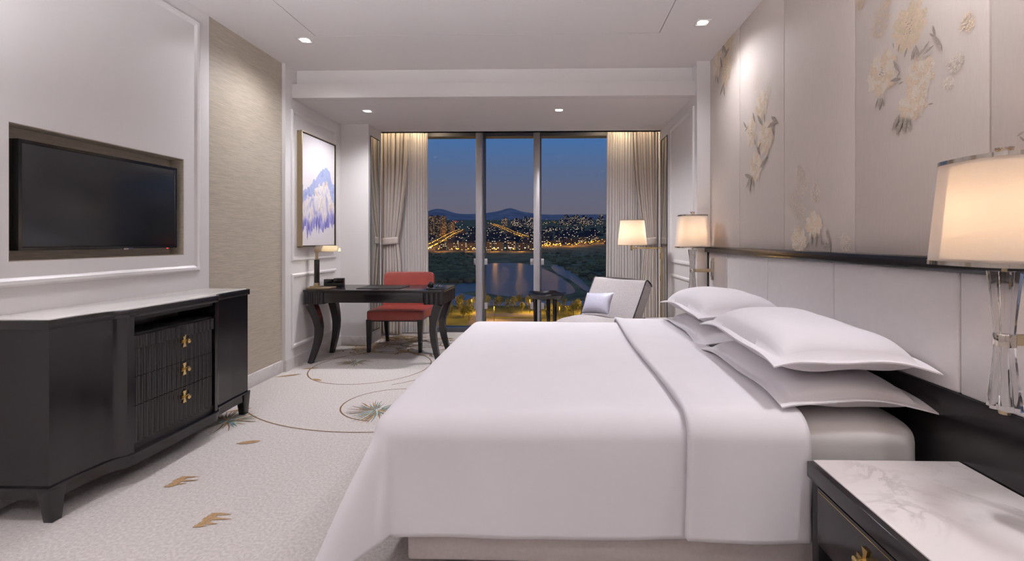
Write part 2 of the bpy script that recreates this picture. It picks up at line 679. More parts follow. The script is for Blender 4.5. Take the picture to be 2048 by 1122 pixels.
# bay wall on the left (behind the desk), column beside the curtains
wb_ = MB()
wb_.box(BL - .12, BL, 4.21, 5.307, 0, ZC + .05)
wbl = struct(wb_.build('wall_bay_left', M_white, smooth=False), 'white panelled wall behind the desk with the painting', 'wall')
MB().moulding(4.30, 5.18, 1.03, 2.49, BL, 1, PROF_IN).build('moulding', M_white, wbl, ang=20)
MB().moulding(4.30, 5.18, .19, .91, BL, 1, PROF_IN).build('moulding', M_white, wbl, ang=20)
bs = MB().box(BL - .02, BL + .010, 4.209, 5.307, 0, .11)
struct(bs.build('baseboard_bay_left', M_base, smooth=False), 'marble skirting along the wall under the desk', 'baseboard')
XC = -2.2
cw = MB()
cw.box(BL - .12, XC, 5.307, 5.70, 0, ZB + .05)
cw.box(BL - .12, BL, 5.70, YW + .1, 0, ZB + .3)
cwl = struct(cw.build('wall_column', M_paint, smooth=False), 'white column left of the curtains with a mirror strip', 'wall')
bs = MB().box(BL + .012, XC + .008, 5.297, 5.66, 0, .105, .003)
struct(bs.build('baseboard_column', M_base), 'marble skirting round the white column', 'baseboard')
mt = thing('mirror_panel', 'narrow black-edged mirror on the column left of the window', 'mirror', (XC, 5.355, .14))
MB().box(.001, .006, .012, .258, .012, 2.32).build('mirror_glass', M_mirror, mt, smooth=False)
MB().moulding(0, .27, 0, 2.332, 0.001, 1, [(0, 0), (0, .008), (.003, .010), (.008, .008), (.010, .003)]).build('frame', M_dkframe, mt)
# ---- right wall: fabric panels above the headboard
wr_ = MB()
wr_.box(XR + .012, XR + .2, YN, 4.3, 0, ZC + .1)
wr_.box(XR, XR + .05, YN, 4.247, 0, 1.11)
wall_right = struct(wr_.build('wall_right', M_paint, smooth=False), 'wall of pale silk panels embroidered with peonies', 'wall')
seams = [4.247, 3.569, 2.878, 2.202, 1.527, .85, .175, -.5, -1.175, -1.85, -3.0]
FP = []
for a, b in zip(seams, seams[1:]):
    p = MB().box(XR, XR + .02, b + .0025, a - .0025, 1.172, ZC, .003, 2)
    FP.append(p.build('fabric_panel', M_fabric, wall_right))
pl = MB()
pl.box(BR, XR + .2, 4.247, YW + .1, 0, ZC + .05)
wbr = struct(pl.build('wall_bay_right', M_white, smooth=False), 'white panelled wall and pilaster right of the window', 'wall')
MB().moulding(4.33, 5.23, .98, 2.50, BR, -1, PROF_IN).build('moulding', M_white, wbr, ang=20)
MB().moulding(4.33, 5.23, .19, .86, BR, -1, PROF_IN).build('moulding', M_white, wbr, ang=20)
mt = thing('mirror_panel', 'narrow black-edged mirror on the wall right of the window', 'mirror', (BR, 5.36, .14))
MB().box(-.006, -.001, .012, .308, .012, 2.31).build('mirror_glass', M_mirror, mt, smooth=False)
MB().moulding(0, .32, 0, 2.322, -0.001, -1, [(0, 0), (0, .008), (.003, .010), (.008, .008), (.010, .003)]).build('frame', M_dkframe, mt)
bs = MB().box(BR - .012, BR + .02, 4.247, 5.75, 0, .11, .003)
struct(bs.build('baseboard_right', M_base), 'marble skirting along the right wall of the bay', 'baseboard')
# ---- wall behind the camera with its door
wk = MB()
wk.box(-2.75, 1.62, YN - .15, YN, 0, ZC + .1)
struct(wk.build('wall_back', M_paint, smooth=False), 'plain white wall behind the viewer', 'wall')

# ---- window
wf = MB()
wf.box(BL, BR, YW - .05, YW + .1, -.05, .062, .004)
wf.box(BL, BR, YW - .05, YW + .1, 2.62, ZB + .25)
wf.box(BL, BL + .08, YW - .05, YW + .1, .06, 2.62)
wf.box(BR - .08, BR, YW - .05, YW + .1, .06, 2.62)
for xm in (-1.012, -.254):
    wf.box(xm - .03, xm + .055, YW - .05, YW + .09, .06, 2.63)
win = struct(wf.build('window_1', M_dkframe, smooth=False), 'floor-to-ceiling window in three tall panes over the city at dusk', 'window')
for xm in (-1.012, -.254):
    m = MB().box(xm - .043, xm + .038, YW - .16, YW - .05, .062, 2.70, .003)
    m.build('mullion', M_alu, win)
xs = [BL + .08, -1.012, -.254, BR - .08]
for a, b in zip(xs, xs[1:]):
    MB().box(a + .02, b - .02, YW - .012, YW, .06, 2.63).build('pane', M_pane, win, smooth=False)
for xm in (-1.012, -.254):
    for z in (.945, .355):
        MB().box(xm - .09, xm + .092, YW - .045, YW - .02, z - .042, z + .042, .003).build('patch_fitting', M_alu, win)

# ------------------------------------------------------------------ embroidery on the silk panels
FLOWERS = [('p', 1.87, 2.096, 0.094, 0.95, 'e'), ('p', 2.022, 1.962, 0.093, 1.0, 'c'), ('p', 1.815, 1.879, 0.072, 1.0, 'l'), ('p', 1.85, 1.78, 0.069, 1.1, 'l'), ('s', 2.029, 2.186, 0.076, 0.9, 't'), ('s', 2.16, 2.339, 0.033, 1, 't'), ('s', 1.607, 1.983, 0.039, 0.8, 't'), ('s', 1.654, 1.863, 0.036, 1, 'l'), ('s', 1.683, 1.804, 0.026, 1, 'l'), ('s', 1.989, 2.253, 0.026, 1, 't'), ('s', 2.67, 1.547, 0.076, 0.9, 'l'), ('s', 2.776, 1.46, 0.067, 0.9, 'l'), ('s', 2.692, 1.395, 0.065, 1.1, 'l'), ('s', 2.528, 1.494, 0.061, 0.9, 'l'), ('p', 2.703, 1.235, 0.077, 1.1, 't'), ('p', 2.547, 1.317, 0.073, 1.1, 'l'), ('s', 2.27, 1.222, 0.06, 0.7, 'l'), ('s', 2.692, 1.628, 0.041, 1.2, 'l'), ('p', 3.183, 2.166, 0.098, 1, 'l'), ('p', 3.344, 2.018, 0.11, 0.8, 'c'), ('p', 3.123, 1.925, 0.116, 1, 'l'), ('p', 3.277, 1.753, 0.108, 0.9, 'c'), ('s', 3.245, 2.325, 0.064, 1, 'l'), ('s', 3.079, 2.235, 0.047, 1, 'l'), ('p', 4.039, 2.779, 0.115, 1, 't'), ('p', 3.85, 2.656, 0.143, 0.8, 'e'), ('p', 3.784, 2.861, 0.099, 1.1, 'e'), ('s', 3.679, 2.672, 0.073, 0.7, 'l')]
LEAVES = [(1.912, 2.043, 1.919, 2.01), (1.949, 2.065, 1.943, 2.038), (1.869, 2.01, 1.887, 1.975), (1.833, 1.997, 1.851, 1.947), (1.829, 2.003, 1.81, 1.947), (1.946, 1.987, 1.913, 1.928), (1.901, 1.894, 1.965, 1.907), (1.906, 1.929, 1.931, 1.903), (1.89, 1.88, 1.92, 1.876), (2.034, 1.858, 2.055, 1.818), (2.022, 1.856, 2.029, 1.801), (2.014, 1.855, 2.0, 1.809), (1.909, 1.754, 1.956, 1.692), (1.889, 1.737, 1.932, 1.669), (1.876, 1.731, 1.891, 1.663), (1.866, 1.726, 1.854, 1.664), (1.743, 1.746, 1.768, 1.749), (1.746, 2.041, 1.733, 1.992), (1.761, 2.017, 1.736, 1.993), (1.741, 1.964, 1.789, 1.947), (1.735, 1.995, 1.708, 1.947), (1.709, 1.956, 1.704, 1.925), (1.782, 1.972, 1.818, 1.949), (1.761, 1.989, 1.792, 1.962), (2.579, 1.226, 2.615, 1.187), (2.623, 1.277, 2.623, 1.249), (2.557, 1.276, 2.567, 1.204), (2.507, 1.275, 2.53, 1.194), (2.485, 1.272, 2.468, 1.208), (2.418, 1.229, 2.454, 1.187), (2.425, 1.289, 2.402, 1.233), (2.396, 1.24, 2.387, 1.168), (2.473, 1.223, 2.39, 1.204), (3.315, 2.153, 3.273, 2.066), (3.24, 2.114, 3.157, 2.02), (3.136, 2.098, 3.124, 2.027), (2.972, 1.993, 3.09, 1.986), (3.034, 2.047, 2.932, 1.974), (3.028, 1.978, 2.99, 1.913), (3.477, 2.125, 3.42, 2.065), (3.394, 2.074, 3.45, 2.043), (3.286, 1.954, 3.268, 1.901), (3.187, 1.909, 3.24, 1.848), (3.251, 1.899, 3.208, 1.831), (3.074, 1.789, 3.203, 1.733), (3.086, 1.808, 3.131, 1.752), (3.454, 1.726, 3.322, 1.685), (3.349, 1.703, 3.372, 1.582), (3.366, 1.688, 3.425, 1.62), (3.331, 1.689, 3.305, 1.615), (3.922, 2.887, 3.893, 2.808), (3.753, 2.804, 3.883, 2.764), (3.918, 2.901, 3.806, 2.774), (3.965, 2.818, 3.92, 2.7), (3.929, 2.735, 3.98, 2.698), (4.059, 2.693, 4.094, 2.627), (4.042, 2.674, 4.011, 2.595), (3.866, 2.562, 3.974, 2.477), (3.884, 2.542, 3.862, 2.434), (1.409, 1.562, 1.434, 1.552), (1.425, 1.551, 1.406, 1.53)]
EM = {'e': 0, 'c': 1, 't': 1, 'l': 2}
er = random.Random(11)
EMB = {}


def panel_of(y):
    for k, (a, b) in enumerate(zip(seams, seams[1:])):
        if b <= y <= a:
            return k
    return 0


def emb(y):
    k = panel_of(y)
    return EMB.setdefault(k, MB()), seams[k] - .004, seams[k + 1] + .004


STEP = [0]


def stitch(mb, lo, hi, pts, mi, d):
    STEP[0] = (STEP[0] + 1) % 4000
    d += STEP[0] * 3e-7 * 4
    pts = [(XR - d, min(max(y, hi), lo), min(z, ZC - .003)) for y, z in pts]
    try:
        mb.face(pts, mi)
    except ValueError:
        pass


for kind, fy, fz, fr, asp, fm in FLOWERS:
    mb, lo, hi = emb(fy)
    mi = EM[fm]
    if kind == 'p':                       # peony: overlapping ragged petals, stamens in the middle
        for ring, (n, rad, ln, wd) in enumerate(((11, .70, .36, .25), (8, .48, .38, .27), (6, .24, .32, .24), (4, .08, .2, .18))):
            for k in range(n):
                a = 2 * PI * (k + .5 * ring) / n + er.uniform(-.2, .2)
                cy, cz = fy + math.cos(a) * fr * rad * asp, fz + math.sin(a) * fr * rad
                pts = []
                for j in range(24):
                    b = 2 * PI * j / 24
                    q = 1 + er.uniform(-.20, .16)
                    u, v = math.cos(b) * fr * ln * q, math.sin(b) * fr * wd * q
                    pts.append((cy + (u * math.cos(a) - v * math.sin(a)) * asp, cz + u * math.sin(a) + v * math.cos(a)))
                stitch(mb, lo, hi, pts, (mi if (k + ring) % 2 else (1, 2, 1)[mi]), .0006 + .0006 * ring + .00005 * k)
        if fm in 'ce':
            for k in range(16):
                y, z = fy + er.gauss(0, fr * .12), fz + er.gauss(0, fr * .16)
                s = fr * .035
                stitch(mb, lo, hi, [(y - s, z), (y, z - s), (y + s, z), (y, z + s)], 3, .0034)
    else:                                 # blossom of looped cord, seen as a patch of small loops
        for k in range(int(40 + fr * 1300)):
            a, q = er.uniform(0, 2 * PI), math.sqrt(er.random()) * er.uniform(.8, 1)
            y, z = fy + math.cos(a) * q * fr * asp, fz + math.sin(a) * q * fr
            b, s = er.uniform(0, 2 * PI), .0075
            c_, s_ = math.cos(b), math.sin(b)
            stitch(mb, lo, hi, [(y + s * c_, z + s * s_), (y - s * .35 * s_, z + s * .35 * c_), (y - s * c_, z - s * s_), (y + s * .35 * s_, z - s * .35 * c_)], mi, .002)
for y0, z0, y1, z1 in LEAVES:
    if y0 < 1.53 and y1 > 1.53:
        continue
    mb, lo, hi = emb((y0 + y1) / 2)
    L = math.hypot(y1 - y0, z1 - z0)
    uy, uz = (y1 - y0) / L, (z1 - z0) / L
    pts = []
    for j in range(9):
        t = j / 8
        w = L * .12 * math.sin(PI * t) ** .8 * (1 + .25 * (j % 2))
        pts.append((y0 + uy * L * t - uz * w, z0 + uz * L * t + uy * w))
    for j in range(7, 0, -1):
        t = j / 8
        w = L * .09 * math.sin(PI * t) ** .8
        pts.append((y0 + uy * L * t + uz * w, z0 + uz * L * t - uy * w))
    stitch(mb, lo, hi, pts, 3, .0042)
for k, mb in EMB.items():
    for v in mb.bm.verts:
        pass
    mb.build('peony_embroidery', [M_e_cream, M_e_tan, M_e_pale, M_e_grey], FP[k], smooth=False)

# ------------------------------------------------------------------ headboard
HX = 1.391
hb = thing('headboard', 'long headboard of pale leather panels between black lacquer rails behind the bed', 'headboard', (HX, 2.65, 0))
hs = [4.19, 3.75, 3.037, 2.322, 1.608, .90, .20, -.5, -1.2]
for a, b in zip(hs, hs[1:]):
    MB().box(0, .04, b - 2.65 + .0025, a - 2.65 - .0025, .703, 1.124, .008, 3).build('upholstered_panel', M_leather_w, hb)
MB().box(-.035, .04, -3.9, 1.555, 1.124, 1.172, .003).build('ledge', M_black, hb)
MB().box(-.005, .04, -3.9, 1.545, 0, .703, .003).build('lower_rail', M_black, hb)
MB().box(-.012, .04, 1.545, 1.56, 0, 1.124, .003).build('end_trim', M_black, hb)

# ------------------------------------------------------------------ bed
bed = thing('bed', 'king-size bed with white fitted mattress on a pale upholstered base', 'bed', (0, 2.655, 0))


def wrinkle(co, f, a):
    return noise.noise(Vector(co) * f) * a


MB().box(-.56, 1.375, -.95, .88, .03, .265, .012).build('bed_base', M_bedbase, bed)
for x in (-.42, 1.28):
    for y in (-.8, .8):
        MB().lathe([(.03, 0), (.03, .035)], 12, (x, y, 0)).build('foot', M_black, bed)
mm = MB()


def matt(u, v):
    # superellipsoid-like rounded slab
    th, ph = (u - .5) * 2 * PI, (v - .5) * PI
    def sp(a, e): return math.copysign(abs(a) ** e, a)
    x = sp(math.cos(ph), .16) * sp(math.cos(th), .10)
    y = sp(math.cos(ph), .16) * sp(math.sin(th), .10)
    z = sp(math.sin(ph), .32)
    p = Vector((.405 + x * .965, y * .955, .41 + z * .152))
    p.z += wrinkle(p, 3, .006) * (1 if z > 0 else 0)
    return p


mm.grid(matt, 96, 40, closed_u=True)
mm.build('mattress', M_sheet, bed)

# duvet: one sheet of cloth falling over the foot and both sides
TX0, TY0, TY1 = -.60, 1.735, 3.585
ZT = .585


def drape(s, t, off=0., amp=1.):
    dx = max(TX0 - s, 0)
    dn = max(TY0 - t, 0)
    df = max(t - TY1, 0)
    dy = dn + df
    e = math.hypot(dx, dy)
    sx, sy = min(max(s, TX0), 2), min(max(t, TY0), TY1)
    z0 = ZT + off + .012 * math.sin(PI * (sy - TY0) / (TY1 - TY0)) + wrinkle((s * 1.3, t * 1.3, off), 1.3, .010) * amp
    if e < 1e-6:
        return Vector((s, t, z0))
    c, q = dx / e, dy / e
    sg = -1 if dn > 0 else 1
    k = .14 * c * c + .035 * q * q + .42 * (2 * c * q) ** 2 * .9
    r = .085
    lim = PI / 2 * r * .9
    if e < lim:
        a = e / r
        out, down = r * math.sin(a), r * (1 - math.cos(a))
    else:
        a = .9 * PI / 2
        out, down = r * math.sin(a) + (e - lim) * k, r * (1 - math.cos(a)) + (e - lim) * math.sqrt(1 - k * k)
    # soft vertical folds on the hanging part, strongest round the corner
    h = min(1, max(0, down - .05) / .3)
    ang = math.atan2(dy, dx)
    if c > .02 and q > .02:
        fold = math.sin(ang * 9 + .8) * .020 * h * min(1, 6 * c * q)
    else:
        fold = 0
    fold += wrinkle((s * 2.2, t * .9, 3.1), 1.6, .020) * h * amp
    out += off + fold
    p = Vector((sx - c * out, sy + sg * q * out, z0 - down - off * .2))
    p.z = max(p.z, .012)
    return p


dv = MB()
E_F, E_N = .47, .468
dv.grid(lambda u, v: drape(lerp(TX0 - E_F, .90, u), lerp(TY0 - E_N, TY1 + E_N, v)), 130, 190)
duvet = dv.build('duvet', M_linen, None, solid=.012, ang=80)
tag(duvet, 'smooth white duvet spread over the bed and hanging at its foot and sides', 'duvet')
db = MB()
db.grid(lambda u, v: drape(lerp(.455 + .012 * math.sin(v * 9), .885 + .008 * math.sin(v * 7 + 1), u), lerp(TY0 - E_N - .006, TY1 + E_N, v),
                           .024 + .012 * max(0, 1 - abs(u) * 6) - .004 * u, .6), 26, 190)
db.build('turned_back_band', M_linen, duvet, solid=.026, ang=80)


# pillows with oxford borders
def pillow(name, label, loc, tx, tz, rz, hx, hy, ht, hbm, seed, group):
    rg = random.Random(seed)
    fl = .05
    ph = [rg.uniform(0, 6) for _ in range(6)]

    def flange(x, y):
        ex, ey = abs(x) / hx, abs(y) / hy
        z = .006 * math.sin(x * 17 + ph[0]) * ey ** 4 + .007 * math.sin(y * 11 + ph[1]) * ex ** 4
        z -= .030 * (ex * ey) ** 3
        return z

    def prof(x, y):
        a, b = min(1, abs(x) / (hx - fl)), min(1, abs(y) / (hy - fl))
        return (max(0, 1 - a ** 2.6) * max(0, 1 - b ** 2.8)) ** .40

    def fn(side):
        def g(u, v):
            x, y = (u * 2 - 1) * hx, (v * 2 - 1) * hy
            # corners pulled in slightly along the edges
            x *= 1 - .035 * math.sin(PI * v) ** 1 * (abs(u * 2 - 1) ** 3)
            y *= 1 - .03 * math.sin(PI * u) ** 1 * (abs(v * 2 - 1) ** 3)
            p = prof(x, y)
            z = flange(x, y) + (ht * p if side > 0 else -hbm * p) + side * .0025
            z += side * noise.noise(Vector((x * 5, y * 5, ph[2]))) * .012 * min(1, p * 2)
            return Vector((x, y, z))
        return g
    mb = MB()
    mb.grid(fn(1), 60, 72)
    mb.grid(fn(-1), 60, 72)
    bmesh.ops.remove_doubles(mb.bm, verts=mb.bm.verts[:], dist=.0001)
    # close the hem between the two layers
    ed = [e for e in mb.bm.edges if e.is_boundary]
    try:
        bmesh.ops.bridge_loops(mb.bm, edges=ed)
    except Exception:
        pass
    bmesh.ops.recalc_face_normals(mb.bm, faces=mb.bm.faces[:])
    o = mb.build(name, M_linen, None, ang=70)
    o.location = loc
    o.rotation_euler = (tx, tz, rz)
    tag(o, label, 'pillow', group)
    return o


G = 'white pillows stacked on the bed'
pillow('pillow', 'white bordered pillow nearest the viewer, lower of its stack, on the mattress', (1.098, 2.135, .643), 0, R(1.5), R(1), .285, .455, .070, .078, 1, G)
pillow('pillow', 'white bordered pillow nearest the viewer, on top of its stack', (1.09, 2.115, .791), R(0), R(1), R(-1), .295, .455, .105, .082, 2, G)
pillow('pillow', 'far white bordered pillow, lower of the stack near the window', (1.10, 3.09, .643), 0, R(1.5), R(-1), .28, .44, .070, .078, 3, G)
pillow('pillow', 'far white bordered pillow, on top of the stack near the window', (1.095, 3.105, .794), R(-1), R(0), R(1.5), .29, .45, .110, .08, 4, G)


# ------------------------------------------------------------------ brass pulls shared by console and nightstands
def pull(parent, loc, axis, name='handle'):
    """crossed leaf plate with a round bar; axis = outward direction (1 along +X, -1 along -X)"""
    mb = MB()
    s = axis
    for i in range(2):
        pts = []
        for j in range(17):
            t = j / 16
            pts.append(t)
        # vertical leaf: narrow waist, flaring tips
    ver = [(-.012, .034), (-.006, .012), (-.012, 0), (-.006, -.012), (-.012, -.034), (.012, -.034), (.006, -.012), (.012, 0), (.006, .012), (.012, .034)]
    mb.prism([(loc[1] + y, loc[2] + z) for y, z in ver], loc[0] + s * .001, loc[0] + s * .008, 'x')
    hor = [(-.026, .009), (0, .005), (.026, .009), (.026, -.009), (0, -.005), (-.026, -.009)]
    mb.prism([(loc[1] + y, loc[2] + z) for y, z in hor], loc[0] + s * .006, loc[0] + s * .013, 'x')
    mb.lathe([(.006, 0), (.006, .016), (.012, .020), (.012, .028), (.007, .031)] if s > 0 else [(.006, 0), (.006, -.016), (.012, -.020), (.012, -.028), (.007, -.031)],
             16, (loc[0] + s * .008, loc[1], loc[2]), axis='x')
    mb.build(name, M_brass, parent, ang=40)


# ------------------------------------------------------------------ nightstands
def nightstand(label, y0, y1, x0, x1):
    t = thing('nightstand', label, 'nightstand', ((x0 + x1) / 2, (y0 + y1) / 2, 0), group='bedside cabinets')
    w, d = (y1 - y0) / 2, (x1 - x0) / 2
    b = MB()
    b.box(-d + .014, d, -w + .010, -w + .05, .10, .418, .002)
    b.box(-d + .014, d, w - .05, w - .010, .10, .418, .002)
    b.box(d - .02, d, -w + .05, w - .05, .10, .418)
    b.box(-d + .018, d - .02, -w + .05, w - .05, .10, .13)
    b.box(-d + .024, d - .02, -w + .05, w - .05, .215, .418)
    b.build('carcass', M_black_matt, t)
    MB().box(-d, d, -w, w, .418, .472, .004).build('top_frame', M_black, t)
    MB().box(-d + .022, d - .001, -w + .003, w - .003, .468, .476, .002).build('marble_top', M_marble, t)
    for z0, z1 in ((.222, .410),):
        dr = MB().box(-d + .006, -d + .022, -w + .055, w - .055, z0, z1, .002).build('drawer', M_black, t)
        MB().box(-d + .0045, -d + .008, -w + .065, w - .065, z1 - .012, z1 - .0095).build('gilt_line', M_brass, dr)
        pull(dr, (-d + .006, 0, .335), -1)
    for x in (-d + .035, d - .035):
        for y in (-w + .035, w - .035):
            MB().tube([(x, y, .10), (x, y, 0)], 0, rect=[(.045, .045), (.028, .028)]).build('leg', M_black, t, smooth=False)
    return t


nightstand('black nightstand with a white marble top beside the near side of the bed', 1.00, 1.60, .866, 1.38)
nightstand('black nightstand with a pale top beyond the far side of the bed', 3.715, 4.50, .845, 1.285)


# ------------------------------------------------------------------ bedside sconces
def sconce(y, label):
    t = thing('wall_sconce', label, 'wall lamp', (1.21, y, .965), group='pair of bedside lamps on the headboard')
    # crystal column: six-lobed fluted glass, waisted in the middle
    def col(u, v):
        z = lerp(-.185, .185, v)
        w = .019 + .014 * (abs(z) / .185) ** 1.3
        a = 2 * PI * u
        r = w * (1 + .16 * math.cos(6 * a))
        return Vector((r * math.cos(a), r * math.sin(a), z))
    mb = MB().grid(col, 48, 24, closed_u=True)
    ed = [e for e in mb.bm.edges if e.is_boundary]
    bmesh.ops.holes_fill(mb.bm, edges=ed)
    mb.build('crystal_column', M_crystal, t, ang=30)
    MB().lathe([(.012, -.20), (.014, -.186)], 20).build('finial_foot', M_champ, t)
    MB().lathe([(.0235, -.017), (.0245, -.015), (.0245, .015), (.0235, .017)], 24).build('clasp', M_nickel, t)
    MB().box(.02, .172, -.007, .007, -.015, .015, .002).build('arm', M_champ, t)
    pm = MB()
    pm.box(.170, .181, -.028, .028, -.085, .110, .003)
    pm.box(.162, .172, -.018, .018, -.055, .085, .003)
    pm.build('wall_plate', M_nickel, t)
    MB().lathe([(.006, .185), (.006, .205), (.02, .21), (.02, .25)], 16).build('lamp_holder', M_champ, t)
    # shade: sheer outer drum with nickel rims, cream liner inside
    zb, zt, rb, rt = .205, .485, .142, .120
    MB().lathe([(rb, zb), (rt, zt)], 56, cap=False, sq=3.2).build('outer_shade', M_shade_out, t, ang=60)
    MB().lathe([(rb - .018, zb + .012), (rt - .016, zt - .010)], 48, cap=False, sq=2.6).build('inner_shade', M_shade_in, t, ang=60)
    for z, r in ((zb, rb), (zt, rt)):
        MB().lathe([(r - .003, z - .005), (r + .002, z - .005), (r + .002, z + .006), (r - .003, z + .006), (r - .003, z - .005)], 56, cap=False, sq=3.2).build('rim', M_nickel, t, ang=40)
    sp = MB()
    for a in range(3):
        b = 2 * PI * a / 3
        sp.tube([(.01 * math.cos(b), .01 * math.sin(b), zt), (rt * .98 * math.cos(b), rt * .98 * math.sin(b), zt)], .002, 6)
    sp.tube([(0, 0, .25), (0, 0, zt + .004)], .003, 8)
    sp.build('spider', M_nickel, t)
    MB().lathe([(.012, zt), (.012, zt + .014), (.020, zt + .030), (.020, zt + .034)], 20).build('finial', M_nickel, t)
    light('bulb', 'POINT', (0, 0, .34), L_SCONCE, WARM, t, shadow_soft_size=.03)
    return t


sconce(1.26, 'crystal bedside lamp with a glowing shade close to the viewer at right')
sconce(4.08, 'crystal bedside lamp at the far end of the headboard')

# ------------------------------------------------------------------ television
tv = thing('television', 'flat black television hanging in the wall niche', 'television', (XL - .01, 2.5715, 1.4512))
hw, hh = .4562, .2684
MB().box(-.055, -.004, -hw, hw, -hh, hh, .004).build('housing', M_tvb, tv)
MB().box(-.006, -.002, -hw + .018, hw - .018, -hh + .022, hh - .018, .001).build('screen', M_tv, tv)
bz = MB()
bz.moulding(-hw, hw, -hh, hh, -.004, 1, [(0, 0), (.002, .004), (.016, .004), (.018, .001)])
bz.build('bezel', M_tvb, tv)
MB().box(-.003, .0015, .075, .135, -hh - .006, -hh + .004, .001).build('badge', M_nickel, tv)
MB().box(-.003, .0015, .375, .385, -hh - .005, -hh + .001).build('standby_light', M_redled, tv)
MB().box(-.0845, -.05, -.15, .15, -.12, .12).build('wall_mount', M_gap, tv)

# ------------------------------------------------------------------ console cabinet under the television
cy0, cy1 = 1.936, 3.215
co = thing('console', 'long black lacquer cabinet with marble top under the television', 'cabinet', (-2.38, (cy0 + cy1) / 2, 0))
CYM = (cy0 + cy1) / 2
WX = -2.545 + 2.38                 # back, local


def cfront(y, off=0.):
    """bow of the front, local x at world y"""
    x = curve1([(cy0, -2.204), (2.06, -2.199), (2.16, -2.187), (2.19, -2.178), (2.205, -2.167), (2.218, -2.150), (2.230, -2.137), (2.262, -2.133), (2.81, -2.133),
                (2.838, -2.137), (2.85, -2.150), (2.863, -2.167), (2.878, -2.178), (2.91, -2.187), (3.05, -2.199), (cy1, -2.204)], y)
    return x + 2.38 + off


def outline(ya, yb, off=0., ey=0., n=60):
    pts = [(WX, ya - CYM - ey), ]
    for i in range(n + 1):
        y = lerp(ya, yb, i / n)
        yy = y - CYM + (-ey if i == 0 else ey if i == n else 0)
        pts.append((cfront(y, off), yy))
    pts.append((WX, yb - CYM + ey))
    return pts


yA, yB = 2.262, 2.808
MB().prism(outline(cy0, yA), .158, .845).build('cabinet_side', M_black, co, ang=25)
MB().prism(outline(yB, cy1), .158, .845).build('cabinet_side', M_black, co, ang=25)
k = MB()
k.box(WX, .245 - .235, yA - CYM, yB - CYM, .16, .845)
k.box(.01, .232, yA - CYM, yB - CYM, .158, .198)
k.box(.01, .232, yA - CYM, yB - CYM, .825, .845)
k.box(.01, .225, yA - CYM, yB - CYM, .748, .757)
k.build('centre_carcass', M_black_matt, co, smooth=False)


def reeds(x0, dep, n):
    pts = [(x0 - .03, yA - CYM + .004)]
    w = (yB - yA - .008)
    for i in range(n):
        for j in range(6):
            t = j / 6
            pts.append((x0 + dep * (math.sin(PI * t) ** .7 if t > 0 else 0), yA - CYM + .004 + w * (i + t) / n))
    pts.append((x0, yB - CYM - .004))
    pts.append((x0 - .03, yB - CYM - .004))
    return pts


for z0, z1, x0, hz in ((.682, .747, .240, None), (.538, .679, .228, .655), (.392, .535, .228, .495), (.202, .389, .228, .335)):
    d = MB().prism(reeds(x0, .012, 17), z0, z1).build('drawer', M_black, co, ang=30)
    if hz:
        pull(d, (x0 + .011, .0, hz), 1)
MB().prism(outline(cy0, cy1, .010, .010), .845, .884, bev=.003).build('top_frame', M_black, co, ang=30)
MB().prism(outline(cy0, cy1, -.006, -.006), .880, .8885, bev=.0015).build('marble_top', M_marble_c, co, ang=30)
ap = MB()
ap.prism(outline(cy0, cy1, .012, .012), .146, .158, bev=.002)
ap.build('plinth_moulding', M_black, co, ang=30)
ap = MB()
pts = outline(cy0 + .01, cy1 - .01, .004, .008)
inner = [(x - .03, y) for x, y in pts[1:-1]]
ap.prism(pts[1:-1] + inner[::-1], .098, .147)
ap.box(WX, cfront(cy0), -(cy1 - cy0) / 2 + .0, -(cy1 - cy0) / 2 + .03, .098, .147)
ap.box(WX, cfront(cy0), (cy1 - cy0) / 2 - .03, (cy1 - cy0) / 2, .098, .147)
ap.build('apron', M_black, co, ang=30)
for y, s in ((-(cy1 - cy0) / 2, 1), ((cy1 - cy0) / 2, -1)):
    for x, q in ((.19, -1), (WX, 1)):
        l = MB()
        xa, xb = (x - .064, x) if q < 0 else (x, x + .06)
        ya, yb = (y - .008, y + .058) if s > 0 else (y - .058, y + .008)
        t = bmesh.new()
        top = [(xa, ya), (xb, ya), (xb, yb), (xa, yb)]
        ix, iy = (.018 if q < 0 else 0), .012
        bot = [(xa + ix, ya + iy), (xb - .006, ya + iy), (xb - .006, yb - iy), (xa + ix, yb - iy)]
        V0 = [t.verts.new((*p, .147)) for p in top]
        V1 = [t.verts.new((*p, 0)) for p in bot]
        t.faces.new(V0)
        t.faces.new(V1[::-1])
        for i in range(4):
            t.faces.new((V0[i], V1[i], V1[(i + 1) % 4], V0[(i + 1) % 4]))
        bmesh.ops.recalc_face_normals(t, faces=t.faces[:])
        bmesh.ops.bevel(t, geom=t.edges[:], offset=.003, segments=2, profile=.5, affect='EDGES')
        l._merge(t, 0)
        l.build('leg', M_black, co)

# ------------------------------------------------------------------ writing desk
dk = thing('writing_desk', 'black lacquer writing desk with curved sabre legs in front of the window bay', 'desk', (-1.81, 4.735, 0))
DW, DD = .705, .28
top = MB()
top.prism(rrect(-DW, DW, -DD, DD, .03), .716, .740, bev=.004)
top.build('desk_top', M_black, dk)
fr = MB()
fr.box(-DW + .21, DW - .21, -DD + .022, -DD + .05, .612, .716, .003)
fr.box(-DW + .21, DW - .21, DD - .05, DD - .022, .612, .716, .003)
fr.box(-DW + .02, -DW + .05, -DD + .1, DD - .1, .605, .716, .003)
fr.build('apron', M_black, dk)


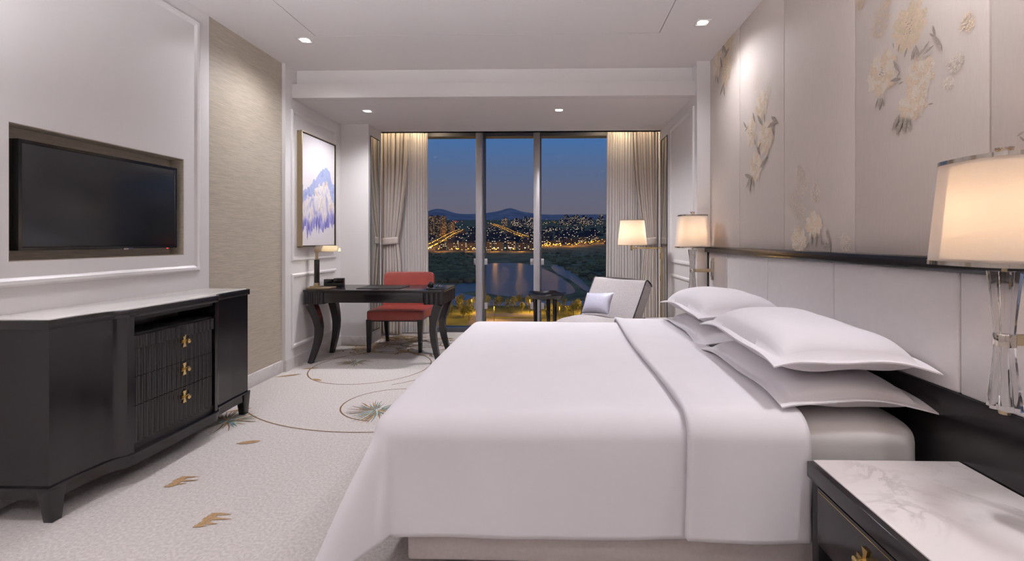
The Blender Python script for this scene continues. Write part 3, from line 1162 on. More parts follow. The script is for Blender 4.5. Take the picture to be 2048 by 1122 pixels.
def reed_block(x0, x1, y0, y1, n, m):
    """block with convex reeds on its outer faces"""
    pts = []
    for (ax, ay), (bx, by), k in (((x0, y0), (x1, y0), n), ((x1, y0), (x1, y1), m), ((x1, y1), (x0, y1), n), ((x0, y1), (x0, y0), m)):
        L = math.hypot(bx - ax, by - ay)
        nx, ny = (by - ay) / L, -(bx - ax) / L
        for i in range(k):
            for j in range(6):
                t = (i + j / 6) / k
                d = .011 * math.sin(PI * j / 6) ** .7 if j else 0
                pts.append((ax + (bx - ax) * t + nx * d, ay + (by - ay) * t + ny * d))
    return pts


for s in (-1, 1):
    x0, x1 = (-DW + .012, -DW + .20) if s < 0 else (DW - .20, DW - .012)
    MB().prism(reed_block(x0, x1, -DD + .014, DD - .014, 4, 9), .598, .716).build('reeded_end', M_black, dk, ang=30)
for sx in (-1, 1):
    for sy in (-1, 1):
        pts, rc = [], []
        for z, b, w in ((.60, .0, .082), (.52, .030, .078), (.44, .052, .072), (.36, .064, .066), (.28, .062, .062), (.20, .050, .057), (.12, .030, .051), (.05, .010, .046), (.0, -.006, .042)):
            pts.append((sx * (DW - .062 - b), sy * (DD - .062 - b * .55), z))
            rc.append((w, w))
        MB().tube(pts, 0, rect=rc).build('leg', M_black, dk, ang=50)

# things on the desk
pad = MB().box(-.225, .225, -.155, .155, 0, .006, .002).build('desk_pad', M_black_matt)
pad.location = (-1.80, 4.735, .740)
tag(pad, 'thin black leather writing pad lying on the desk top', 'desk pad')
ob = thing('desk_organizer', 'small black box with two compartments behind the brass desk lamp', 'organizer', (-2.385, 4.86, .740))
MB().box(-.10, .10, -.035, .035, 0, .035, .004).build('tray', M_black_matt, ob)
MB().box(-.10, -.006, -.035, .035, .035, .075, .004).build('compartment', M_black, ob)
MB().box(.006, .10, -.035, .035, .035, .085, .004).build('compartment', M_black, ob)
ph = thing('telephone', 'black desk telephone on the right end of the writing desk', 'telephone', (-1.215, 4.60, .740), R(8))
pb = MB().prism([(-.085, 0), (.085, 0), (.085, .030), (-.085, .016)], -.09, .09, 'x', bev=.003)
pb.build('base', M_tvb, ph)
hs_ = MB()
hs_.tube([(-.055, -.085, .040), (-.055, -.05, .052), (-.055, 0, .056), (-.055, .05, .052), (-.055, .085, .040)], [.02, .018, .014, .018, .02], 14)
hs_.build('handset', M_black_matt, ph)
kp = MB()
for i in range(3):
    for j in range(4):
        kp.box(.0 + i * .024, .016 + i * .024, -.055 + j * .026, -.037 + j * .026, .018 + j * .002, .030 + j * .0028, .002)
kp.build('keypad', M_dkframe, ph)

# brass reading lamp
dl = thing('desk_lamp', 'brass pharmacy lamp with a lit half-round shade on the left end of the desk', 'lamp', (-2.43, 4.585, .740))
bl = MB()
bl.box(-.075, .165, -.075, .075, 0, .018, .003)
bl.box(-.05, .05, -.05, .05, .018, .030, .003)
bl.build('base', M_champ, dl)
MB().box(-.022, .022, -.022, .022, .030, .060, .003).build('socket', M_champ, dl)
MB().box(-.0195, .0195, -.0195, .0195, .060, .295, .003).build('leather_column', M_black_matt, dl)
MB().box(-.011, .011, -.011, .011, .295, .405, .002).build('upper_stem', M_champ, dl)
kn = MB()
kn.lathe([(.010, -.035), (.021, -.03), (.021, -.018), (.010, -.012)], 20, (.045, 0, .415), axis='y')
kn.build('knob', M_champ, dl)
MB().box(-.012, .05, -.008, .008, .405, .425, .002).build('yoke', M_champ, dl)
# half-round shade along x: cap at the stem end, parchment body
half = [(math.cos(R(a)) * .055, math.sin(R(a)) * .055) for a in range(0, 181, 15)]
MB().prism([(y, z + .385) for y, z in half] + [(-.055, .375), (.055, .375)], .0, .075, 'x', bev=.002).build('shade_cap', M_champ, dl, ang=40)
sh = MB()


def phar(u, v):
    a = R(lerp(-8, 188, v))
    r = .055 * (1 - max(0, u - .75) * 1.6)
    return Vector((lerp(.075, .235, u), math.cos(a) * r, .385 + math.sin(a) * r * .95))


sh.grid(phar, 10, 16)
sh.build('shade', M_phar, dl, solid=.003)
light('bulb', 'POINT', (.15, 0, .392), 1.0, (1, .93, .76), dl, shadow_soft_size=.02)

# ------------------------------------------------------------------ red chair at the desk
ch = thing('desk_chair', 'red leather chair with dark tapered legs facing the writing desk', 'chair', (-1.775, 5.24, 0))


def soft(mb, x0, x1, y0, y1, z0, z1, ex=.18, ez=.3, crown=.0, nu=64, nv=24, M=None, wr=0):
    def sp(a, e): return math.copysign(abs(a) ** e, a)
    cx, cy, cz = (x0 + x1) / 2, (y0 + y1) / 2, (z0 + z1) / 2

    def f(u, v):
        th, p = (u - .5) * 2 * PI + PI / 4, (v - .5) * PI
        X, Y, Z = sp(math.cos(p), ez) * sp(math.cos(th), ex), sp(math.cos(p), ez) * sp(math.sin(th), ex), sp(math.sin(p), ez)
        q = Vector((cx + X * (x1 - x0) / 2, cy + Y * (y1 - y0) / 2, cz + Z * (z1 - z0) / 2))
        if Z > 0:
            q.z += crown * (1 - X * X) * (1 - Y * Y)
        if wr:
            q += Vector((0, 0, 1)) * noise.noise(q * 9) * wr
        return M @ q if M else q
    mb.grid(f, nu, nv, closed_u=True)
    return mb


soft(MB(), -.315, .315, -.285, .27, .345, .462, .14, .22, .012).build('seat', M_red, ch)
bk = MB()


def back(u, v):
    x = (u - .5) * 2
    z = lerp(.36, .845, v)
    return x, z


bm_ = MB()
Mb = Matrix.Translation((0, .245, .60)) @ Matrix.Rotation(R(-6), 4, 'X')
soft(bm_, -.298, .298, -.035, .035, -.25, .25, .12, .16, 0, M=Mb)
for v in bm_.bm.verts:
    v.co.y += -.030 * (v.co.x / .298) ** 2 * 1.0 + .01
bm_.build('backrest', M_red, ch)
for sx in (-1, 1):
    MB().tube([(sx * .282, -.255, .36), (sx * .285, -.262, 0)], 0, rect=[(.055, .055), (.032, .032)]).build('leg', M_black_matt, ch, smooth=False)
    MB().tube([(sx * .272, .225, .38), (sx * .276, .245, .2), (sx * .280, .285, 0)], 0, rect=[(.055, .055), (.045, .045), (.03, .03)]).build('leg', M_black_matt, ch, smooth=False)
MB().box(-.28, .28, -.25, .24, .335, .352).build('seat_frame', M_black_matt, ch)

# ------------------------------------------------------------------ lounge chair, its cushion
lc = thing('lounge_chair', 'pale grey tweed lounge chair with dark piping in front of the window', 'armchair', (.475, 4.62, 0), R(225))
soft(MB(), -.05, .40, -.315, .315, .25, .452, .2, .35, .040).build('seat_cushion', M_tweed, lc)
soft(MB(), .33, .82, -.315, .315, .22, .430, .3, .40, .035).build('foot_cushion', M_tweed, lc)
MB().box(-.10, .76, -.28, .28, .13, .27, .02).build('frame', M_tweed, lc)
bkb = MB()


def bpt(y, h, d):
    """backrest surface: h along the recline, d thickness (0 front)"""
    a = R(31)
    return Vector((.02 - math.sin(a) * h - math.cos(a) * d, y, .36 + math.cos(a) * h - math.sin(a) * d))


n = 24
rows = []
prof = [(0, 0, .0), (.0, .2, 0), (0, .40, 0), (0, .535, .0), (.012, .556, 0), (.035, .563, 0), (.10, .555, 0), (.125, .54, 0), (.130, .50, 0), (.13, .2, 0), (.13, -.1, 0), (0, -.1, 0)]


def lb(u, v):
    y = lerp(-.33, .33, u)
    k = v * (len(prof) - 1)
    i = min(int(k), len(prof) - 2)
    d = lerp(prof[i][0], prof[i + 1][0], k - i)
    h = lerp(prof[i][1], prof[i + 1][1], k - i)
    dish = .03 * (1 - (y / .33) ** 2) if d < .02 else 0
    return bpt(y * (1 - .06 * max(0, .4 - h)), h + (.012 * (1 - (y / .33) ** 2) if h > .5 else 0), d + dish)


bkb.grid(lb, 24, 66)
for sy in (0, 1):
    bkb.face([lb(sy, j / 66) for j in range(66)][::1 if sy else -1])
bmesh.ops.recalc_face_normals(bkb.bm, faces=bkb.bm.faces[:])
bkb.build('backrest', M_tweed, lc, ang=50)
for sy in (0, 1):
    pp = MB().tube([lb(sy, j / 66) + Vector((0, (.004 if sy else -.004), 0)) for j in range(0, 42)], .0065, 8)
    pp.build('piping', M_pipe, lc)
for x in (-.05, .70):
    for y in (-.24, .24):
        MB().tube([(x, y, .14), (x, y, 0)], 0, rect=[(.045, .045), (.03, .03)]).build('leg', M_black, lc, smooth=False)
cu = MB()


def cush(sd):
    def f(u, v):
        x, y = (u * 2 - 1), (v * 2 - 1)
        p = (max(0, 1 - abs(x) ** 2.4) * max(0, 1 - abs(y) ** 2.4)) ** .6
        pin = 1 - .10 * (1 - abs(y)) * abs(x) ** 4
        pin2 = 1 - .10 * (1 - abs(x)) * abs(y) ** 4
        return Vector((x * .175 * pin, y * .115 * pin2, sd * (.055 * p + .002)))
    return f


cu.grid(cush(1), 36, 28)
cu.grid(cush(-1), 36, 28)
bmesh.ops.remove_doubles(cu.bm, verts=cu.bm.verts[:], dist=.0045)
cu_o = cu.build('cushion', M_silk, ang=70)
cu_o.rotation_euler = (R(62), R(-5), R(-45))
a_ = R(225)
lx, ly = .055, -.03                       # local seat position of the cushion
cu_o.location = (.475 + lx * math.cos(a_) - ly * math.sin(a_), 4.62 + lx * math.sin(a_) + ly * math.cos(a_), .600)
tag(cu_o, 'small silvery silk cushion leaning in the grey lounge chair', 'cushion')

# ------------------------------------------------------------------ round side table
st = thing('side_table', 'small black lacquer side table with a lobed tray top by the window', 'side table', (-.115, 5.3, 0))


def tray(u, v):
    a = 2 * PI * u
    lob = 1 + .05 * math.cos(5 * a)
    R_ = .215 * lob
    k = v * 5
    tab = [(0.001, .592), (.80, .590), (.90, .600), (1.0, .622), (1.02, .610), (.86, .566), (.001, .566)]
    k = v * 6
    i = min(int(k), 5)
    r = lerp(tab[i][0], tab[i + 1][0], k - i)
    z = lerp(tab[i][1], tab[i + 1][1], k - i)
    w = .008 * math.cos(5 * a) if .85 < r else 0
    return Vector((R_ * r * math.cos(a), R_ * r * math.sin(a), z + w))


MB().grid(tray, 70, 36, closed_u=True).build('tray_top', M_black, st, ang=60)
for k in range(3):
    a = R(200 + 120 * k)
    MB().tube([(.135 * math.cos(a), .135 * math.sin(a), .57), (.13 * math.cos(a), .13 * math.sin(a), .3), (.155 * math.cos(a), .155 * math.sin(a), 0)], [.026, .022, .020], 14).build('leg', M_black, st)

# ------------------------------------------------------------------ floor lamp beside the curtain
fl = thing('floor_lamp', 'brass floor lamp with a cream shade on a swing arm before the right curtain', 'floor lamp', (1.165, 5.1, 0))
MB().lathe([(.11, 0), (.11, .012), (.10, .018), (.02, .022)], 36).build('base', M_brass, fl)
fp = MB()
fp.lathe([(.0075, .02), (.0075, 1.155)], 14)
fp.build('pole', M_brass, fl)
MB().lathe([(.012, 1.02), (.013, 1.025), (.013, 1.085), (.012, 1.09)], 16).build('joint', M_brass, fl)
MB().lathe([(.011, .78), (.011, .84)], 16).build('switch', M_brass, fl)
ar = MB()
ar.box(-.325, .01, -.007, .007, 1.138, 1.152, .002)
ar.box(-.335, -.315, -.01, .01, 1.12, 1.20, .002)
ar.build('arm', M_brass, fl)
MB().lathe([(.162, 1.178), (.132, 1.452)], 48, (-.318, 0, 0), cap=False).build('shade', M_shade_in, fl, ang=60)
rm = MB()
for z, r in ((1.178, .162), (1.452, .132)):
    rm = MB()
    rm.lathe([(r - .003, z - .003), (r + .001, z - .003), (r + .001, z + .003), (r - .003, z + .003), (r - .003, z - .003)], 48, (-.318, 0, 0), cap=False)
    rm.build('shade_rim', M_champ, fl)
sp = MB()
for k in range(3):
    b = 2 * PI * k / 3
    sp.tube([(-.318, 0, 1.20), (-.318 + .157 * math.cos(b), .157 * math.sin(b), 1.20)], .002, 6)
sp.build('spider', M_brass, fl)
light('bulb', 'POINT', (-.318, 0, 1.31), L_FLOOR, WARM, fl, shadow_soft_size=.03)

# ------------------------------------------------------------------ curtains


def curtain(x_top, x_tie, x_bot, z_tie, y, folds, amp, seed, side):
    """pleated cloth; x_* = (left, right) at the top, at the tie and at the hem"""
    zt, zb = 2.80, .018
    ph = random.Random(seed)
    p1, p2 = ph.uniform(0, 6), ph.uniform(0, 6)

    def f(u, v):
        z = lerp(zt, zb, v)
        if x_tie is None:
            a, b = lerp(x_top[0], x_bot[0], v), lerp(x_top[1], x_bot[1], v)
            k = 1
        elif z > z_tie:
            t = (zt - z) / (zt - z_tie)
            q = t ** 2.2
            a, b = lerp(x_top[0], x_tie[0], q), lerp(x_top[1], x_tie[1], q)
            k = lerp(1, .55, t ** 3)
        else:
            t = (z_tie - z) / (z_tie - zb)
            q = 1 - (1 - min(1, t * 1.6)) ** 2
            a, b = lerp(x_tie[0], x_bot[0], q), lerp(x_tie[1], x_bot[1], q)
            k = lerp(.55, .9, min(1, t * 2))
        uu = u + .012 * math.sin(u * 17 + p2) + .006 * math.sin(u * 5 + z * 1.7 + p1)
        w = math.sin(2 * PI * folds * uu + p1 + .25 * math.sin(z * 2.1))
        x = lerp(a, b, u) + .012 * k * math.cos(2 * PI * folds * uu + p1) * min(1, 4 * u * (1 - u) + .2)
        return Vector((x, y + amp * k * w + .2 * amp * math.sin(u * 31 + p2 + z), z))
    return MB().grid(f, int(folds * 14), 60)


def tieback(x0, x1, y, z, parent):
    rx, ry = (x1 - x0) / 2 + .006, .052
    cx = (x0 + x1) / 2

    def f(u, v):
        a = 2 * PI * u
        zz = lerp(-.045, .045, v)
        return Vector((cx + rx * math.cos(a), y + ry * math.sin(a), z + zz + .012 * math.cos(a)))
    MB().grid(f, 40, 4, closed_u=True).build('tieback', M_drape, parent, solid=.006, ang=60)


c1 = thing('drape', 'taupe pleated drape tied back at the left of the window behind the red chair', 'curtain', (0, 0, 0))
curtain((-2.30, -1.92), (-2.265, -2.05), (-2.29, -2.0), 1.235, 5.87, 7, .030, 1, -1).build('cloth', M_drape, c1, solid=.004, ang=60)
tieback(-2.265, -2.05, 5.87, 1.22, c1)
c2 = thing('drape', 'taupe pleated drape tied back at the right of the window behind the floor lamp', 'curtain', (0, 0, 0))
curtain((.97, 1.285), (1.13, 1.28), (1.07, 1.285), 1.235, 5.86, 8, .028, 2, 1).build('cloth', M_drape, c2, solid=.004, ang=60)
tieback(1.13, 1.28, 5.86, 1.22, c2)
s1 = curtain((-2.14, -1.70), None, (-2.14, -1.675), 0, 5.985, 13, .020, 3, -1).build('sheer_curtain', M_sheer, ang=60)
tag(s1, 'white sheer curtain hanging straight at the left edge of the glass', 'curtain')
s2 = curtain((.668, 1.14), None, (.650, 1.14), 0, 5.985, 14, .020, 4, 1).build('sheer_curtain', M_sheer, ang=60)
tag(s2, 'white sheer curtain hanging straight at the right edge of the glass', 'curtain')
for nm, yy, lb_ in (('curtain_rail', 5.87, 'white curtain track of the drapes in the ceiling recess'), ('curtain_rail', 5.985, 'white curtain track of the sheers in the ceiling recess')):
    tag(MB().box(-2.4, 1.29, yy - .008, yy + .008, 2.80, 2.826).build(nm, M_paint), lb_, 'curtain rail')
# warm led strips in the curtain recess
for k, (xa, xb) in enumerate(((-2.45, -1.55), (.55, 1.28))):
    s = thing('led_strip', ('warm light strip above the left curtains', 'warm light strip above the right curtains')[k], 'light strip', ((xa + xb) / 2, 5.785, 2.815))
    MB().box(-(xb - xa) / 2, (xb - xa) / 2, -.008, .008, 0, .009).build('housing', M_paint, s)
    light('led', 'AREA', (0, 0, -.002), L_COVE * (xb - xa), (1, .76, .46), s, (R(14), 0, 0), shape='RECTANGLE', size=xb - xa, size_y=.012)

# ------------------------------------------------------------------ painting over the desk
pt = thing('painting', 'tall framed abstract painting of a blue and violet mountain on the wall over the desk', 'picture', (BL, 4.747, 1.735))
pw, phh = .345, .572


def paint_mat():
    m = bpy.data.materials.new('mountain_painting')
    m.use_nodes = True
    nt = m.node_tree
    b = nt.nodes['Principled BSDF']
    b.inputs['Roughness'].default_value = .55
    N = nt.nodes.new
    Lk = nt.links.new
    tc = N('ShaderNodeTexCoord')
    sp = N('ShaderNodeSeparateXYZ')
    Lk(tc.outputs['Object'], sp.inputs[0])

    def math_(op, a, b_=None, clamp=False):
        q = N('ShaderNodeMath')
        q.operation = op
        q.use_clamp = clamp
        for i, v in enumerate((a, b_)):
            if v is None:
                continue
            if isinstance(v, (int, float)):
                q.inputs[i].default_value = v
            else:
                Lk(v, q.inputs[i])
        return q.outputs[0]
    u = math_('DIVIDE', math_('ADD', sp.outputs['Y'], pw), 2 * pw)
    v = math_('DIVIDE', math_('ADD', sp.outputs['Z'], phh), 2 * phh)

    def fcurve(pts):
        r = N('ShaderNodeValToRGB')
        el = r.color_ramp.elements
        while len(el) < len(pts):
            el.new(.5)
        for e, (p, c) in zip(el, pts):
            e.position = p
            e.color = (c, c, c, 1)
        Lk(u, r.inputs[0])
        return r.outputs[0]

    def nz(scale, detail, stretch=(1, 1, 1), dist=0.):
        mp = N('ShaderNodeMapping')
        mp.inputs['Scale'].default_value = stretch
        Lk(tc.outputs['Object'], mp.inputs[0])
        n_ = N('ShaderNodeTexNoise')
        n_.inputs['Scale'].default_value = scale
        n_.inputs['Detail'].default_value = detail
        n_.inputs['Distortion'].default_value = dist
        Lk(mp.outputs[0], n_.inputs[0])
        return n_.outputs[0]

    def ramp(f, stops, const=False):
        r = N('ShaderNodeValToRGB')
        if const:
            r.color_ramp.interpolation = 'CONSTANT'
        el = r.color_ramp.elements
        while len(el) < len(stops):
            el.new(.5)
        for e, (p, c) in zip(el, stops):
            e.position = p
            e.color = lin(c)
        Lk(f, r.inputs[0])
        return r.outputs[0]

    def mix(f, a, b_):
        x = N('ShaderNodeMix')
        x.data_type = 'RGBA'
        for i, q in ((0, f), (6, a), (7, b_)):
            if isinstance(q, tuple):
                x.inputs[i].default_value = lin(q)
            else:
                Lk(q, x.inputs[i])
        return x.outputs[2]
    rough = math_('MULTIPLY', math_('SUBTRACT', nz(11, 4, (1, 1, .7)), .5), .16)
    ridge = math_('ADD', fcurve([(0, .50), (.22, .52), (.38, .60), (.52, .70), (.72, .745), (.82, .70), (.9, .60), (1, .60)]), rough)
    base = math_('ADD', fcurve([(0, .12), (.25, .13), (.45, .19), (.6, .14), (.78, .20), (1, .22)]), math_('MULTIPLY', math_('SUBTRACT', nz(16, 3, (1, 1.6, .3)), .5), .30))
    inner = math_('ADD', fcurve([(0, .40), (.3, .47), (.5, .56), (.75, .60), (.85, .5), (1, .38)]), math_('MULTIPLY', math_('SUBTRACT', nz(14, 4), .5), .26))
    below = math_('GREATER_THAN', ridge, v)
    above = math_('GREATER_THAN', v, base)
    mask = math_('MULTIPLY', below, above)
    inn = math_('MULTIPLY', math_('GREATER_THAN', inner, v), math_('GREATER_THAN', v, math_('ADD', base, .10)))
    wash = ramp(nz(7, 5, dist=.8), [(.32, (128, 142, 196)), (.48, (172, 178, 214)), (.60, (158, 176, 212)), (.75, (186, 184, 216))])
    rock = ramp(nz(9, 6, (1, 1, .55), 1.2), [(.30, (150, 158, 202)), (.42, (214, 208, 216)), (.52, (232, 226, 224)), (.60, (214, 196, 180)), (.72, (236, 232, 230))])
    deep = ramp(nz(13, 4, (1, 2.2, .5), .6), [(.30, (92, 84, 168)), (.5, (142, 138, 202)), (.7, (188, 180, 220))])
    low = math_('MULTIPLY', math_('SUBTRACT', math_('ADD', base, .17), v), 9, True)
    body = mix(inn, wash, rock)
    body = mix(low, body, deep)
    ink = math_('GREATER_THAN', math_('MULTIPLY', nz(19, 2, (1, 1, .5)), nz(6, 1)), .46)
    body = mix(ink, body, (52, 50, 66))
    Lk(mix(mask, (226, 221, 222), body), b.inputs['Base Color'])
    return m


MB().box(.030, .040, -pw + .012, pw - .012, -phh + .012, phh - .012).build('canvas', paint_mat(), pt, smooth=False)
fm = MB()
for a, b, c, d in ((-pw, pw, -phh, -phh + .009), (-pw, pw, phh - .009, phh), (-pw, -pw + .009, -phh, phh), (pw - .009, pw, -phh, phh)):
    fm.box(.001, .052, a, b, c, d, .0015)
fm.build('frame', M_champ, pt)
MB().box(.001, .012, -pw + .005, pw - .005, -phh + .005, phh - .005).build('backing', M_black_matt, pt, smooth=False)
ins = MB().moulding(-pw + .009, pw - .009, -phh + .009, phh - .009, .030, 1, [(0, .018), (.0, .010), (.008, .0105), (.008, 0)])
ins.build('inner_lip', M_black_matt, pt, smooth=False)


# ------------------------------------------------------------------ ceiling downlights
def downlight(x, y, z, label, group='recessed ceiling downlights', spot=True, power=1.0):
    t = thing('downlight', label, 'downlight', (x, y, z), group=group)
    m = MB()
    o_, i_ = .052, .040
    for a, b, c, d in ((-o_, o_, -o_, -i_), (-o_, o_, i_, o_), (-o_, -i_, -i_, i_), (i_, o_, -i_, i_)):
        m.box(a, b, c, d, -.004, .002, .001)
    m.build('trim_ring', M_paint, t)
    MB().lathe([(.038, -.0005), (.032, -.003)], 24).build('lens', M_lens, t)
    light('beam', 'SPOT', (0, 0, -.02), L_DOWN * power, WHITE, t, (0, 0, 0), spot_size=R(150), spot_blend=1.0, shadow_soft_size=.08)
    return t


downlight(-2.072, 3.723, ZC, 'square downlight in the main ceiling above the woven wallpaper')
downlight(1.111, 3.491, ZC, 'square downlight in the main ceiling above the bed head', power=.55)
downlight(-1.989, 4.771, ZB, 'downlight in the low ceiling above the desk', power=1.05)
downlight(.03, 4.779, ZB, 'downlight in the low ceiling before the window', power=2.6)
for x, y in ((-2.07, 1.3), (1.11, 1.3), (-2.07, -.9), (1.11, -.9), (-.5, -2.2)):  # extra downlights out of view, added to bring up the ceiling brightness
    downlight(x, y, ZC, 'square downlight added out of view in the main ceiling for fill light')

# ------------------------------------------------------------------ unseen uplighters, added to brighten the ceiling
for x, y, pw_, lb_ in ((-2.15, -2.5, .5, 'nickel uplighter added unseen for fill light by the wall behind the viewer, television side'), (1.0, -2.5, .5, 'nickel uplighter added unseen for fill light by the wall behind the viewer, bed side'),
                       (-1.75, .55, 1, 'nickel uplighter added unseen for fill light left of the viewer'), (.35, -.25, 1, 'nickel uplighter added unseen for fill light right of the viewer')):
    t = thing('fill_uplighter', lb_, 'floor lamp', (x, y, 0), group='added fill uplighters out of view')
    MB().lathe([(.14, 0), (.14, .015), (.02, .03)], 32).build('base', M_nickel, t)
    MB().lathe([(.012, .03), (.012, 1.70)], 16).build('pole', M_nickel, t)
    MB().lathe([(.02, 1.70), (.10, 1.72), (.17, 1.78), (.19, 1.86)], 40, cap=False).build('bowl', M_nickel, t)
    light('bulb', 'POINT', (0, 0, 1.80), L_FILL * pw_, WHITE, t, shadow_soft_size=.05)

# ------------------------------------------------------------------ the city at dusk, far below the window
M_land = mat('night_scrub', (168, 138, 92), .95, spec=.1, var=(.02, .4), col2=(112, 94, 66))
M_hill = mat('hazy_hill', (206, 172, 168), 1, spec=0, var=(.004, .25))  # pale violet haze of distance is put into the hill colour
M_lake = mat('lake_water', (72, 68, 68), .32, spec=.25, var=(.05, .2))
M_path = mat('pale_paving', (170, 168, 172), .9, var=(.1, .1))
M_road = mat('asphalt', (112, 106, 100), .9, var=(.2, .1))
M_leaf = mat('leaves', (110, 112, 50), .8, var=(.8, .35))
M_trunk = mat('bark', (104, 84, 62), .9)
M_lampo = emis('sodium_lamp', (1, .42, .05), 4.0)
M_lampw = emis('white_lamp', (1, .80, .55), 2.6)
M_lampr = emis('red_lamp', (1, .12, .12), 2.0)
M_pole = mat('lamp_pole', (80, 80, 80), .6)
M_grass = mat('lit_lawn', (120, 118, 60), .95, spec=.1, var=(.1, .3))


def window_wall(name, col, sx, sz, lit, warm, strength):
    """facade: plaster with rows of windows, a share of them lit"""
    m = mat(name, col, .9, var=(.05, .08))
    nt = m.node_tree
    b = nt.nodes['Principled BSDF']
    N = nt.nodes.new
    tc = N('ShaderNodeTexCoord')
    sp = N('ShaderNodeSeparateXYZ')
    nt.links.new(tc.outputs['Object'], sp.inputs[0])

    def mth(op, a, b_=None, c=None):
        q = N('ShaderNodeMath')
        q.operation = op
        for i, v in enumerate((a, b_, c)):
            if v is None:
                continue
            if isinstance(v, (int, float)):
                q.inputs[i].default_value = v
            else:
                nt.links.new(v, q.inputs[i])
        return q.outputs[0]
    h = mth('ADD', sp.outputs['X'], sp.outputs['Y'])
    a, c = mth('DIVIDE', h, sx), mth('DIVIDE', sp.outputs['Z'], sz)
    fa, fc = mth('FRACT', mth('ADD', a, 500)), mth('FRACT', mth('ADD', c, 500))
    win_ = mth('MULTIPLY', mth('COMPARE', fa, .5, .28), mth('COMPARE', fc, .5, .25))
    cb_ = N('ShaderNodeCombineXYZ')
    nt.links.new(mth('FLOOR', mth('ADD', a, 500)), cb_.inputs[0])
    nt.links.new(mth('FLOOR', mth('ADD', c, 500)), cb_.inputs[1])
    oi = N('ShaderNodeObjectInfo')
    nt.links.new(oi.outputs['Random'], cb_.inputs[2])
    wn_ = N('ShaderNodeTexWhiteNoise')
    nt.links.new(cb_.outputs[0], wn_.inputs[0])
    on = mth('MULTIPLY', win_, mth('LESS_THAN', wn_.outputs[0], lit))
    x = N('ShaderNodeMix')
    x.data_type = 'RGBA'
    nt.links.new(win_, x.inputs[0])
    x.inputs[6].default_value = lin(col)
    x.inputs[7].default_value = lin((34, 34, 42))
    nt.links.new(x.outputs[2], b.inputs['Base Color'])
    b.inputs['Emission Color'].default_value = (*warm, 1)
    nt.links.new(mth('MULTIPLY', on, strength), b.inputs['Emission Strength'])
    return m


F_tower = window_wall('tower_facade', (150, 124, 100), 5, 3.6, .22, (1, .62, .28), .9)
F_row = window_wall('terrace_facade', (140, 122, 104), 7, 5.5, .30, (1, .68, .36), .9)
F_far = window_wall('far_facade', (112, 106, 116), 9, 6.5, .30, (1, .72, .45), 1.1)
F_low = window_wall('low_facade', (92, 90, 100), 10, 6, .16, (1, .74, .48), 1.2)
M_roof = mat('flat_roof', (86, 84, 94), .9, var=(.05, .1))

PROF_Z = [(0, 662), (300, 631), (600, 557), (1000, 526), (1400, 507), (1800, 494), (2500, 476), (3500, 460), (5000, 447), (7000, 439), (9500, 436), (12000, 436)]


def gz(y):
    if y < 1000:
        return -49.0
    row = curve1(PROF_Z, y)
    return EYE - (row - 480.04) / 913.1 * y


def land(x, y):
    z = gz(y)
    u = x / max(y, 1)
    hill = 0
    for cu_, w, hgt, yy, wy in ((-.262, .036, 170, 8600, 900), (-.20, .05, 70, 8800, 900), (-.101, .017, 60, 9000, 900), (-.105, .065, 130, 9000, 900), (.02, .10, 60, 9300, 900), (.2, .12, 90, 9300, 900), (-.45, .1, 160, 9000, 900)):
        hill += hgt * math.exp(-((u - cu_) / w) ** 2 - ((y - yy) / wy) ** 2)
    hill *= 1 + .12 * noise.noise(Vector((x * .002, y * .002, 0)))
    if 330 < y < 1300:
        z += 0
    return z + hill


ys = [60, 150, 250, 300, 350, 400, 500, 600, 700, 800, 900, 1000, 1100, 1200, 1300, 1400, 1600, 1800, 2000, 2250, 2500, 3000, 3500, 4000, 4500, 5000, 5600, 6200, 6800, 7200] + [7500 + 200 * i for i in range(20)]
tm = MB()
nu = 150
tm.grid(lambda u, v: (lambda y: Vector((lerp(-.8, .7, u) * y, y, land(lerp(-.8, .7, u) * y, y))))(ys[int(round(v * (len(ys) - 1)))]), nu, len(ys) - 1)
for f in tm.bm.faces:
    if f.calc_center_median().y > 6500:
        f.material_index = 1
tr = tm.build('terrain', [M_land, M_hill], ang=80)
struct(tr, 'dark land and hills beyond the window at dusk', 'land')


def gpt(px, row, z=-49.0):
    """point of the flat ground seen at that direction from the room"""
    y = (EYE - z) * 913.1 / (row - 480.04)
    return ((px - 1112.2) / 913.1 * y, y)


def slab(name, pts, z0, z1, m, label, cat):
    o = MB().prism(pts, z0, z1, 'z').build(name, m, smooth=False)
    tag(o, label, cat)
    o['kind'] = 'structure'
    return o


def smooth_loop(pts, n=6):
    out = []
    k = len(pts)
    for i in range(k):
        p0, p1, p2, p3 = (Vector((*pts[(i + j - 1) % k], 0)) for j in range(4))
        for s in range(n):
            t = s / n
            q = .5 * ((2 * p1) + (p2 - p0) * t + (2 * p0 - 5 * p1 + 4 * p2 - p3) * t * t + (3 * p1 - p0 - 3 * p2 + p3) * t ** 3)
            out.append((q.x, q.y))
    return out


